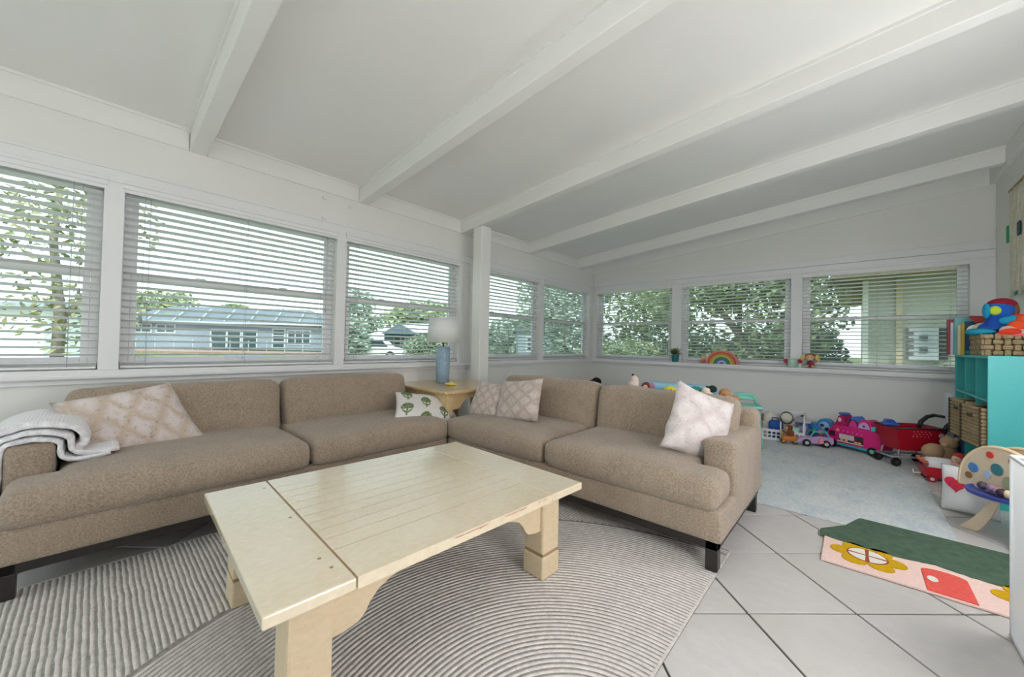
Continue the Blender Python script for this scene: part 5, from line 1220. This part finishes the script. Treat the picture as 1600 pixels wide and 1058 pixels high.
MB().tube([(-0.13, 0, 0.05), (-0.175, 0, 0.045), (-0.18, 0, 0.075)], 0.007, 8).build('pull_handle', rgb(226, 220, 214, rough=0.5), wg, smooth=True)
dd = thing('doll', 'baby doll in white dress and red hat lying in the red wagon', 'doll', (4.195, -1.405, 0.05), 0.18)
m = MB(); m.tube([(-0.10, -0.01, 0.085), (-0.03, 0, 0.085), (0.02, 0, 0.10), (0.055, 0, 0.115)], [0.060, 0.064, 0.050, 0.034], 14); m.build('dress', rgb(224, 224, 226, rough=0.9, bump=0.4, bscale=60), dd, smooth=True)
m = MB(); m.ball((0.085, -0.015, 0.150), (0.040, 0.040, 0.040), 14, 10); m.ball((0.070, -0.054, 0.146), (0.008, 0.008, 0.007), 8, 6); m.build('head', rgb(232, 186, 164, rough=0.6), dd, smooth=True)
m = MB(); m.ball((0.098, -0.006, 0.172), (0.042, 0.044, 0.036), 14, 10); m.build('hat', rgb(214, 64, 52, rough=0.9), dd, smooth=True)
for s_ in (-0.016, 0.014): MB().ball((0.076 + s_, -0.050, 0.158), (0.005, 0.005, 0.005), 8, 6).build('eye', rgb(40, 30, 30, rough=0.3), dd, smooth=True)
for y in (-0.055, 0.055):
    MB().tube([(0.045, y * 0.6, 0.12), (0.095, y * 1.2, 0.105), (0.135, y * 1.3, 0.085)], [0.018, 0.015, 0.014], 10).build('arm', rgb(226, 176, 156, rough=0.6), dd, smooth=True)
    MB().tube([(-0.09, y * 0.5, 0.09), (-0.13, y * 0.7, 0.115), (-0.14, y * 0.7, 0.14)], [0.018, 0.016, 0.015], 10).build('leg', rgb(196, 110, 84, rough=0.7), dd, smooth=True)

# white pillow with a red heart, leaning by the activity toy
hp = thing('throw_pillow', 'white pillow with a red heart on the tiles by the wooden toy', 'pillow'); hp.matrix_world = frame((4.215, -2.27, 0.160), (0.90, -0.42, 0.06), (0.06, 0.20, 0.97))
mesh_obj('cover', pillow(0.27, 0.31, 0.10, seed=21.0), rgb(222, 220, 222, rough=0.95, bump=0.3, bscale=90), hp, smooth=True)
ht = [(0.055 * (16 * math.sin(a) ** 3) / 16, 0.055 * (13 * math.cos(a) - 5 * math.cos(2 * a) - 2 * math.cos(3 * a) - math.cos(4 * a)) / 16) for a in [2 * PI * i / 30 for i in range(30)]][::-1]
MB().prism(ht, 0.040, 0.056, T(-0.045, 0.03, 0)).build('heart', rgb(206, 44, 72, rough=0.9, vary=0.2, vscale=90), hp)

# wooden activity toy
at = thing('activity_toy', 'round wooden baby activity table with blue tray and arches', 'toy', (4.325, -2.665, 0.0), -1.04)
M_BIRCH = wood('birch_ply', (0.62, 0.475, 0.325), (0.74, 0.60, 0.44), (0.72, 0.60, 0.46), 0.5)
M_BIRCHE = plain('birch_edge', lin((226, 200, 164)), 0.5, 0.05)
# local x across the view, y away from it
def half_disc(r0, r1, a0, a1, n=28):
    o = [(r1 * math.cos(a0 + (a1 - a0) * i / n), r1 * math.sin(a0 + (a1 - a0) * i / n)) for i in range(n + 1)]
    if r0 <= 0: return o
    return o + [(r0 * math.cos(a0 + (a1 - a0) * i / n), r0 * math.sin(a0 + (a1 - a0) * i / n)) for i in range(n, -1, -1)]
TZ = 0.262
MB().lathe([(0.165, TZ - 0.012), (0.182, TZ - 0.008), (0.186, TZ + 0.012), (0.178, TZ + 0.014), (0.165, TZ + 0.0)], 36).build('tray', rgb(58, 72, 150, rough=0.4), at, smooth=False)
for y, nm in ((0.055, 'back_arch'), (-0.055, 'front_arch')):
    pn = MB().prism(half_disc(0, 0.258, -0.10, PI + 0.10), -0.007, 0.007, T(0, y, TZ + 0.016) @ RX(PI / 2)).build(nm, M_BIRCH, at)
    pts = [(0.258 * math.cos(a), y, TZ + 0.016 + 0.258 * math.sin(a)) for a in [-0.12 + (PI + 0.24) * i / 30 for i in range(31)]]
    MB().tube(pts, 0.011, 8).build('rim', M_BIRCHE, pn, smooth=True)
    s_ = -1
    for x, z, r, c in ((-0.16, 0.10, 0.030, (76, 130, 190)), (-0.19, 0.045, 0.020, (140, 96, 60)), (-0.06, 0.205, 0.020, (206, 60, 50)), (-0.02, 0.13, 0.034, (60, 120, 130)), (0.06, 0.20, 0.016, (170, 96, 60)), (-0.075, 0.085, 0.022, (176, 190, 220)), (0.05, 0.07, 0.04, (150, 160, 130))):
        if y > 0 and x > -0.12 and z < 0.15: continue
        MB().lathe([(r, -0.004), (r, 0.004)], 18, T(x, y - 0.009, TZ + 0.016 + z) @ RX(PI / 2)).build('decal', rgb(*c, rough=0.5), pn)
m = MB(); random.seed(5)
tl = [(-0.02, -0.09, (150, 120, 150)), (0.03, -0.10, (176, 140, 150)), (0.06, -0.11, (60, 40, 50)), (0.085, -0.10, (226, 206, 176)), (-0.06, -0.10, (80, 66, 80)), (0.11, -0.08, (90, 110, 90))]
for x, y, c in tl:
    MB().ball((x, y, TZ + 0.036), (0.026, 0.022, 0.024), 10, 7).build('bead', rgb(*c, rough=0.5), at, smooth=True)
for k, a in enumerate((-2.55, -0.75, 1.0, 2.4)):
    M_ = RZ(a) @ RX(PI / 2)
    outer = [(0.03 + 0.20 * (t ** 1.0), TZ - 0.014 - (TZ - 0.014) * (math.sin(t * PI / 2) ** 1.35)) for t in [i / 14 for i in range(15)]]
    poly = [(0.02, TZ - 0.014)] + [(0.075 + 0.085 * t + 0.06 * t * t, (TZ - 0.014) * (1 - t)) for t in [i / 12 for i in range(13)]] + [(0.145, 0.0)] + [(0.05 + 0.09 * t + 0.0, (TZ - 0.05) * (1 - t) ** 1.25) for t in [i / 10 for i in range(9, -1, -1)]]
    lg = MB().prism(poly, -0.009, 0.009, M_).build('leg', M_BIRCH, at, bevel=0.004)
    MB().ball((0.115, -0.010, 0.10), (0.024, 0.003, 0.014), 10, 6, M_ @ RX(-PI / 2) @ T(0, 0, 0)).build('bird_print', rgb(70, 84, 130, rough=0.6), lg)
MB().lathe([(0.022, 0.235), (0.022, 0.246)], 14, T(0, 0, 0)).build('hub', M_BIRCHE, at)

# white mesh toy hamper at the right edge
hm = thing('mesh_hamper', 'white see-through mesh hamper standing at the right edge of view', 'hamper', (4.085, -4.72, 0.0))
hw, hl, hh = 0.46, 0.86, 0.690
for nm, M_ in (('side_mesh', None),):
    MB().box(0.0, 0.003, 0.0, hl, 0.012, hh).build('side_mesh', M_MESH, hm); MB().box(hw - 0.003, hw, 0.0, hl, 0.012, hh).build('side_mesh', M_MESH, hm)
    MB().box(0.003, hw - 0.003, 0.0, 0.003, 0.012, hh).build('end_mesh', M_MESH, hm); MB().box(0.003, hw - 0.003, hl - 0.003, hl, 0.012, hh).build('end_mesh', M_MESH, hm)
MB().box(0.003, hw - 0.003, 0.003, hl - 0.003, 0.004, 0.012).build('bottom_mesh', M_MESH, hm)
for z in (0.008, hh): MB().tube([(0.002, 0.002, z), (hw - 0.002, 0.002, z), (hw - 0.002, hl - 0.002, z), (0.002, hl - 0.002, z)], 0.007, 8, closed=True).build('hoop', rgb(232, 234, 238, rough=0.5), hm, smooth=True)
for x in (0.002, hw - 0.002):
    for y in (0.002, hl - 0.002): MB().tube([(x, y, 0.008), (x, y, hh)], 0.005, 6).build('corner_rod', rgb(232, 234, 238, rough=0.5), hm, smooth=True)

# ------------------------------------------------------------------ outdoors
GZ = -0.16
M_LAWN = plain('lawn', (0.17, 0.20, 0.085), 1.0, 0.3, 0.8, bump=0.4, bscale=30, spec=0.05)
struct(MB().box(-110, 60, -60, 110, GZ - 0.3, GZ).build('ground', M_LAWN), 'bright green lawn outside the windows', 'lawn')
M_BARK = plain('bark', (0.25, 0.205, 0.16), 0.95, 0.3, 6, bump=0.5, bscale=12, bdist=0.03)
def leaf_mat(name, c0, c1):
    m, nt, b = new_mat(name); n = contrast(tex_noise(nt, coords(nt), 1.6, 4.0, 0.7), 0.3, 0.7)
    nt.links.new(mixc(nt, n, c0, c1), b.inputs['Base Color']); b.inputs['Roughness'].default_value = 0.7; b.inputs['Specular IOR Level'].default_value = 0.25
    b.inputs['Transmission Weight'].default_value = 0.0; return m
LG = leaf_mat('leaf_green', (0.24, 0.29, 0.16), (0.46, 0.52, 0.31)); LD = leaf_mat('leaf_dark', (0.18, 0.24, 0.16), (0.36, 0.43, 0.27)); LY = leaf_mat('leaf_autumn', (0.20, 0.26, 0.13), (0.44, 0.38, 0.20)); LB = leaf_mat('leaf_bluegreen', (0.24, 0.31, 0.25), (0.42, 0.50, 0.39))
def tree(name, label, loc, blobs, trunk, mat, n, size, seed, group='trees outside the windows', cat='tree'):
    """blobs: (centre, radii) of the crown clusters; trunk: list of tubes (points, radii)"""
    rd = random.Random(seed); e = thing(name, label, cat, loc, group=group)
    for pts, rr in trunk: MB().tube(pts, rr, 9).build('trunk' if pts[0][2] < 0.2 else 'branch', M_BARK, e, smooth=True)
    vol = [r[0] * r[1] * r[2] for _, r in blobs]; tot = sum(vol); vs = []; fs = []
    for (c, r), v in zip(blobs, vol):
        for i in range(int(n * v / tot) + 20):
            while True:
                q = Vector((rd.uniform(-1, 1), rd.uniform(-1, 1), rd.uniform(-1, 1)))
                if 0.2 < q.length < 1: break
            q = q * (0.55 + 0.45 * q.length)
            p = Vector((c[0] + q.x * r[0], c[1] + q.y * r[1], c[2] + q.z * r[2]))
            if p.z < 0.03: p.z = 0.03 + rd.random() * 0.1
            a = Vector((rd.gauss(0, 1), rd.gauss(0, 1), rd.gauss(0, 0.7))).normalized(); b = a.orthogonal().normalized(); b = Matrix.Rotation(rd.uniform(0, 6.28), 3, a) @ b
            s_ = size * rd.uniform(0.6, 1.3); o = len(vs); nrm = a.cross(b)
            vs += [p - a * s_, p + b * s_ * 0.42 + nrm * s_ * 0.12, p + a * s_, p - b * s_ * 0.42 + nrm * s_ * 0.12]; fs += [(o, o + 1, o + 2), (o, o + 2, o + 3)]
    me = bpy.data.meshes.new('foliage'); me.from_pydata([tuple(v) for v in vs], [], fs); mesh_obj('foliage', me, mat, e)
    return e
# w1: thin autumn-tinted tree near the house, pale building beyond
tree('garden_tree', 'slender tree with yellowing leaves outside the leftmost window', (-9.9, -6.85, GZ), [((0, 0, 4.3), (1.5, 1.9, 1.5)), ((-0.2, 0.3, 1.9), (1.2, 1.7, 0.75)), ((0.3, -0.9, 3.0), (0.9, 1.0, 0.9)), ((0, 0.1, 1.0), (0.4, 0.42, 0.6))],
     [([(0, 0, 0), (0.08, 0.05, 1.6), (-0.05, -0.1, 3.4), (0.1, 0, 4.8)], [0.12, 0.10, 0.07, 0.04]), ([(0.08, 0.05, 1.6), (-0.4, 0.7, 2.6), (-0.6, 1.2, 3.4)], [0.07, 0.05, 0.03])], LY, 1500, 0.10, 1)
wh = thing('white_building', 'low white building beyond the leftmost window', 'building', (-33.0, -10.2, GZ), math.atan2(4.4, 4.8))
M_HW = rgb(232, 232, 230, rough=0.8); M_ROOFG = rgb(170, 176, 182, rough=0.9)
MB().box(-4.0, 6.6, -3.0, 0.0, 0, 2.6).build('wall', M_HW, wh); MB().box(-4.4, 7.0, -3.4, 0.3, 2.6, 2.8).build('roof', M_ROOFG, wh)
MB().box(0.0, 1.6, 0.0, 0.05, 0.9, 2.0).build('window', rgb(120, 134, 140, rough=0.2), wh); MB().box(4.0, 5.0, 0.0, 0.05, 0, 2.0).build('door', rgb(150, 150, 150), wh)
# w2: pale blue house with screened roof
def place_house(name, label, p0, p1, gz=GZ):
    a = Vector(p0); b = Vector(p1); ang = math.atan2(b.y - a.y, b.x - a.x); return thing(name, label, 'house', (a.x, a.y, gz), ang), (b - a).length
ha, Lh = place_house('blue_house', 'pale blue single-storey house seen through the wide window', (-48.4, -5.0), (-35.6, 8.8), 0.10)
M_HB = rgb(136, 146, 157, rough=0.8); M_HT = rgb(190, 194, 196, rough=0.7); M_DG = rgb(62, 80, 84, rough=0.2); M_RG = rgb(112, 120, 126, rough=0.9)
# local x along the facade, -y towards the viewer
MB().box(0, Lh, 0, 7.0, 0, 2.55).build('wall', M_HB, ha)
rf = MB(); rf._add([(-0.5, -0.6, 2.55), (Lh + 0.5, -0.6, 2.55), (Lh + 0.5, 7.6, 2.55), (-0.5, 7.6, 2.55), (2.6, 3.4, 4.25), (Lh - 2.6, 3.4, 4.25)], [(0, 1, 5, 4), (1, 2, 5), (2, 3, 4, 5), (3, 0, 4), (0, 3, 2, 1)])
r_o = rf.build('roof', M_RG, ha); MB().box(-0.5, Lh + 0.5, -0.66, -0.58, 2.42, 2.58).build('fascia', M_HT, r_o)
for k in range(7):
    x = 3.2 + k * (Lh - 4.0) / 6.5
    MB().tube([(x, -0.55, 2.62), (x - 0.5, 1.9, 3.95)], 0.055, 6).build('rafter', M_HT, r_o)
def hwin(parent, x0, x1, z0, z1, cols=1, rows=1):
    f = MB().box(x0 - 0.08, x1 + 0.08, -0.06, 0.0, z0 - 0.08, z1 + 0.08).build('window', M_HT, parent); w = (x1 - x0) / cols; h = (z1 - z0) / rows
    for i in range(cols):
        for j in range(rows): MB().box(x0 + i * w + 0.05, x0 + (i + 1) * w - 0.05, -0.075, -0.05, z0 + j * h + 0.05, z0 + (j + 1) * h - 0.05).build('pane', M_DG, f)
hwin(ha, 1.5, 3.2, 1.45, 2.2, 2); hwin(ha, 3.7, 5.3, 1.45, 2.2, 2); hwin(ha, 8.6, 10.0, 0.1, 1.85, 1, 3); hwin(ha, 10.1, 11.3, 0.1, 1.85, 1, 3); hwin(ha, 11.5, 12.8, 0.1, 1.85, 1, 3); hwin(ha, 14.3, 15.4, 0.2, 2.0, 1, 3); hwin(ha, 15.7, 17.8, 0.6, 1.9, 3, 2)
MB().box(-0.3, 0.0, -0.3, 0.0, 0.0, 2.5).build('post', M_HT, ha)
terr = MB().box(-2.0, Lh + 4, -7.0, -0.8, -0.26, -0.10).build('terrace', rgb(150, 124, 112, rough=0.9, vary=0.15, vscale=3), ha)
for k in range(12):
    MB().tube([(0.5 + k * 1.6, -2.2, -0.1), (0.5 + k * 1.6, -2.2, 0.85)], 0.03, 6).build('fence_post', M_HT, ha)
for q, (x, y, rx, rz_) in enumerate(((-70.5, 0.6, 4.0, 2.2), (-74.0, -4.5, 3.6, 2.1), (-69.4, 8.6, 2.4, 1.2), (-66.0, 14.0, 2.2, 1.0))):
    tree('roof_line_tree', ['leafy tree rising left behind the blue house', 'second leafy tree behind the left end of the blue house', 'small tree top above the middle of the blue house roof', 'small tree top above the right of the blue house roof'][q], (x, y, GZ), [((0, 0, (6.0, 6.4, 5.6, 5.2)[q]), (rx, rx, rz_))], [([(0, 0, 0), (0, 0.1, (5.6, 6.0, 5.2, 4.8)[q])], [0.35, 0.15])], LG, 900, 0.42, 20 + q)
# w3: shrubs, a distant pair of houses, far trees
tree('bush', 'large loose green bush at the left of the lamp window', (-19.6, 4.4, GZ), [((0, 0, 1.3), (1.3, 1.3, 1.1)), ((-0.6, 0.7, 2.0), (0.9, 0.9, 0.8)), ((0.6, -0.8, 2.4), (0.6, 0.7, 0.8))], [([(0, 0, 0), (0.1, 0.1, 1.6)], [0.12, 0.06])], LB, 1900, 0.20, 31, 'bushes outside the windows', 'bush')
tree('bush', 'dark green bush in front of the distant grey house', (-22.6, 11.6, GZ), [((0, 0, 1.0), (1.4, 1.5, 1.0)), ((0.9, 1.1, 0.8), (1.0, 1.1, 0.8))], [([(0, 0, 0), (0.05, 0.1, 1.0)], [0.12, 0.06])], LD, 1300, 0.18, 32, 'bushes outside the windows', 'bush')
tree('far_tree', 'broad tree behind the distant grey house, over the lamp', (-49.0, 30.2, GZ), [((0, 0, 6.2), (5.2, 5.2, 2.2)), ((-2, -3, 5.0), (3.5, 3.5, 2.0))], [([(0, 0, 0), (0, 0.2, 6)], [0.5, 0.2])], LG, 1500, 0.5, 33)
tree('far_tree', 'thin tree beyond the bush left of the lamp', (-36.0, 12.6, GZ), [((0, 0, 5.2), (2.0, 2.2, 1.8)), ((0.5, 1.2, 3.4), (1.8, 1.8, 1.3))], [([(0, 0, 0), (0, 0.2, 5)], [0.25, 0.1])], LB, 700, 0.34, 34)
hb, Lb = place_house('grey_house', 'distant blue-grey house with white roof beyond the lawn', (-41.0, 18.6), (-31.5, 27.4), 0.10)
MB().box(0, Lb, 0, 7, 0, 2.3).build('wall', rgb(112, 126, 140, rough=0.8), hb)
rf = MB(); rf._add([(-0.8, -0.8, 2.3), (Lb + 0.8, -0.8, 2.3), (Lb + 0.8, 8, 2.3), (-0.8, 8, 2.3), (1.5, 3.5, 3.6), (Lb - 1.5, 3.5, 3.6)], [(0, 1, 5, 4), (1, 2, 5), (2, 3, 4, 5), (3, 0, 4), (0, 3, 2, 1)]); rf.build('roof', rgb(236, 238, 240, rough=0.8), hb)
MB().prism([(0.2, 2.0), (4.6, 2.0), (2.4, 3.3)], 0.0, 1.6, T(0, -0.4, 0) @ RX(PI / 2)).build('gable', rgb(96, 112, 128, rough=0.8), hb)
hwin(hb, 1.3, 2.1, 0.4, 1.7, 1, 2); hwin(hb, 2.7, 3.5, 0.4, 1.7, 1, 2); hwin(hb, 6.5, 8.5, 0.7, 1.8, 3, 2)
# parked white car in front of the distant houses
pc = thing('parked_car', 'white parked car far across the lawn by the bush', 'car', (-21.4, 6.9, GZ), 0.85)
MB().prism([(-2.1, 0.3), (2.1, 0.3), (2.15, 0.75), (1.3, 0.9), (0.8, 1.4), (-1.0, 1.45), (-1.9, 0.95), (-2.15, 0.8)], -0.8, 0.8, RX(PI / 2)).build('body', M_HW, pc, bevel=0.06)
MB().prism([(1.15, 0.92), (0.75, 1.34), (-0.95, 1.38), (-1.6, 0.95)], -0.82, 0.82, RX(PI / 2)).build('glass', rgb(60, 74, 84, rough=0.1), pc)
for x in (-1.3, 1.3):
    for y in (-0.75, 0.75): wheel(pc, x, y, 0.31, 0.31, 0.2, (30, 30, 32), (170, 172, 176))
# w4, w5: hedge trees and a corner of another house
for q, (x, y, blobs) in enumerate((((-16.5, 15.4), 0, [((0, 0, 1.7), (2.4, 2.4, 1.7)), ((1.0, 1.5, 2.4), (1.9, 1.9, 1.4))]), ((-17.6, 20.4), 0, [((0, 0, 2.4), (2.8, 2.8, 2.2))]), ((-20.2, 14.4), 0, [((0, 0, 1.6), (2.2, 2.2, 1.8))]))):
    tree('hedge_tree', ['bushy round tree on the lawn past the white post', 'taller bushy tree behind the pale shed', 'bushy tree left of the round tree past the white post'][q], (x[0], x[1], GZ), blobs, [([(0, 0, 0), (0, 0.1, 1.8)], [0.16, 0.08])], (LB, LD, LG)[q], 1500, 0.27, 41 + q)
hc, Lc = place_house('pale_shed', 'small pale blue shed on the lawn past the white post', (-10.7, 10.1), (-9.2, 11.6))
MB().box(0, Lc, 0, 2.0, 0, 2.05).build('wall', rgb(150, 162, 172, rough=0.8), hc); MB().box(-0.15, Lc + 0.15, -0.2, 2.2, 2.05, 2.2).build('roof', M_RG, hc); hwin(hc, 0.5, 1.1, 0.9, 1.7, 1, 3)
tree('corner_tree', 'dense green tree outside the window nearest the corner', (-3.4, 3.9, GZ), [((0, 0, 2.6), (1.5, 1.6, 1.5)), ((0.3, 0.2, 1.2), (1.2, 1.3, 1.1)), ((-1.2, 0.6, 3.3), (1.1, 1.1, 0.7)), ((0.9, 0.5, 3.4), (1.0, 1.0, 0.8))], [([(0, 0, 0), (0.1, 0.05, 1.4), (-0.1, 0.2, 2.8)], [0.12, 0.1, 0.05])], LB, 4200, 0.10, 51)
# back wall windows: a big branching tree and dense shrubs
tree('oak_tree', 'spreading branching tree outside the back wall windows', (1.55, 3.6, GZ), [((0.6, 0.3, 3.1), (1.5, 1.2, 0.9)), ((-1.1, 0.2, 2.75), (1.5, 1.0, 0.75)), ((1.1, 0.2, 2.0), (1.0, 0.9, 0.9)), ((-0.1, 0.4, 2.5), (0.8, 0.9, 0.55)), ((1.35, 0.2, 2.75), (0.75, 0.8, 0.75))],
     [([(0.5, 0.2, 0), (0.45, 0.2, 0.9), (0.1, 0.2, 1.6), (-0.6, 0.2, 2.6), (-1.2, 0.3, 3.3)], [0.15, 0.13, 0.09, 0.05, 0.02]), ([(0.45, 0.2, 0.9), (0.9, 0.3, 1.9), (1.4, 0.4, 2.9)], [0.10, 0.07, 0.03]), ([(0.1, 0.2, 1.6), (0.1, 0.3, 2.4), (0.3, 0.4, 3.3)], [0.06, 0.04, 0.02])], LG, 7000, 0.085, 61)
for q, (x, y, r, h) in enumerate(((-0.7, 3.0, 1.0, 1.0), (0.6, 4.4, 1.2, 1.2), (2.0, 4.2, 1.15, 1.25), (2.85, 4.9, 0.72, 1.3))):
    tree('shrub', ['low green shrub outside the corner back window', 'leafy shrub behind the potted plant window', 'leafy shrub outside the rainbow window', 'tall shrub beside the neighbouring house'][q], (x, y, GZ), [((0, 0, h * 0.75), (r, r * 0.8, h * 0.72))], [([(0, 0, 0), (0, 0.05, h * 0.6)], [0.05, 0.03])], (LG, LD, LG, LB)[q], 2200, 0.085, 71 + q, 'shrubs outside the back windows', 'shrub')
tree('garden_tree', 'tall leafy tree filling the corner back window', (-1.4, 5.6, GZ), [((0, 0, 2.9), (1.7, 1.4, 1.3)), ((1.0, -0.3, 1.6), (1.5, 1.1, 1.2)), ((-0.8, 0.3, 1.3), (1.1, 1.0, 1.0))], [([(0, 0, 0), (0.1, 0.05, 1.4), (-0.1, 0.2, 2.8)], [0.12, 0.1, 0.05])], LG, 4200, 0.10, 62)
# neighbouring house on the right
hd = thing('neighbour_house', 'cream neighbouring house close outside the window by the shelf', 'house', (3.78, 3.6, GZ))
M_CREAM = rgb(178, 176, 162, rough=0.85, vary=0.03, vscale=2)
MB().box(0, 5.0, 0, 5.0, 0, 2.62).build('wall', M_CREAM, hd)
r_o = MB().box(-0.45, 5.4, -0.7, 5.4, 2.62, 2.72).build('soffit', rgb(176, 156, 126, rough=0.8), hd); MB().box(-0.47, 5.4, -0.74, -0.68, 2.58, 2.86).build('fascia', rgb(120, 104, 84, rough=0.8), r_o)
rf = MB(); rf._add([(-0.5, -0.76, 2.72), (5.4, -0.76, 2.72), (5.4, 5.4, 2.72), (-0.5, 5.4, 2.72), (1.5, 2.3, 3.7), (3.6, 2.3, 3.7)], [(0, 1, 5, 4), (1, 2, 5), (2, 3, 4, 5), (3, 0, 4), (0, 3, 2, 1)]); rf.build('roof', rgb(130, 120, 110, rough=0.9), hd)
MB().box(-0.03, 0.05, -0.05, 0.0, 0, 2.6).build('corner_board', rgb(232, 230, 222, rough=0.7), hd); MB().box(0.42, 0.50, -0.06, 0.0, 0, 2.6).build('downspout', rgb(196, 176, 140, rough=0.6), hd)
hwin(hd, 0.66, 0.86, 1.20, 1.62, 1, 2)
for x in (0.50, 0.90):
    s_ = MB().box(x + 0.05, x + 0.15, -0.05, 0.0, 1.15, 1.68).build('shutter', rgb(56, 62, 60, rough=0.6), hd)
    for j in range(4): MB().box(x + 0.06, x + 0.14, -0.065, -0.045, 1.19 + j * 0.12, 1.27 + j * 0.12).build('louvre', rgb(44, 50, 48, rough=0.6), s_)
tree('shrub', 'small grey-green shrub under the neighbouring house window', (4.72, 3.15, GZ), [((0, 0, 0.62), (0.20, 0.2, 0.55))], [([(0, 0, 0), (0, 0.02, 0.5)], [0.03, 0.02])], LD, 500, 0.06, 81, 'shrubs outside the back windows', 'shrub')
# paving behind the added glass door
struct(MB().box(-0.5, 5.2, RY0 - 3.2, RY0 - 0.14, GZ, -0.04).build('patio', rgb(190, 186, 178, rough=0.9, vary=0.1, vscale=2)), 'concrete patio outside the added glass door behind the viewer', 'patio')
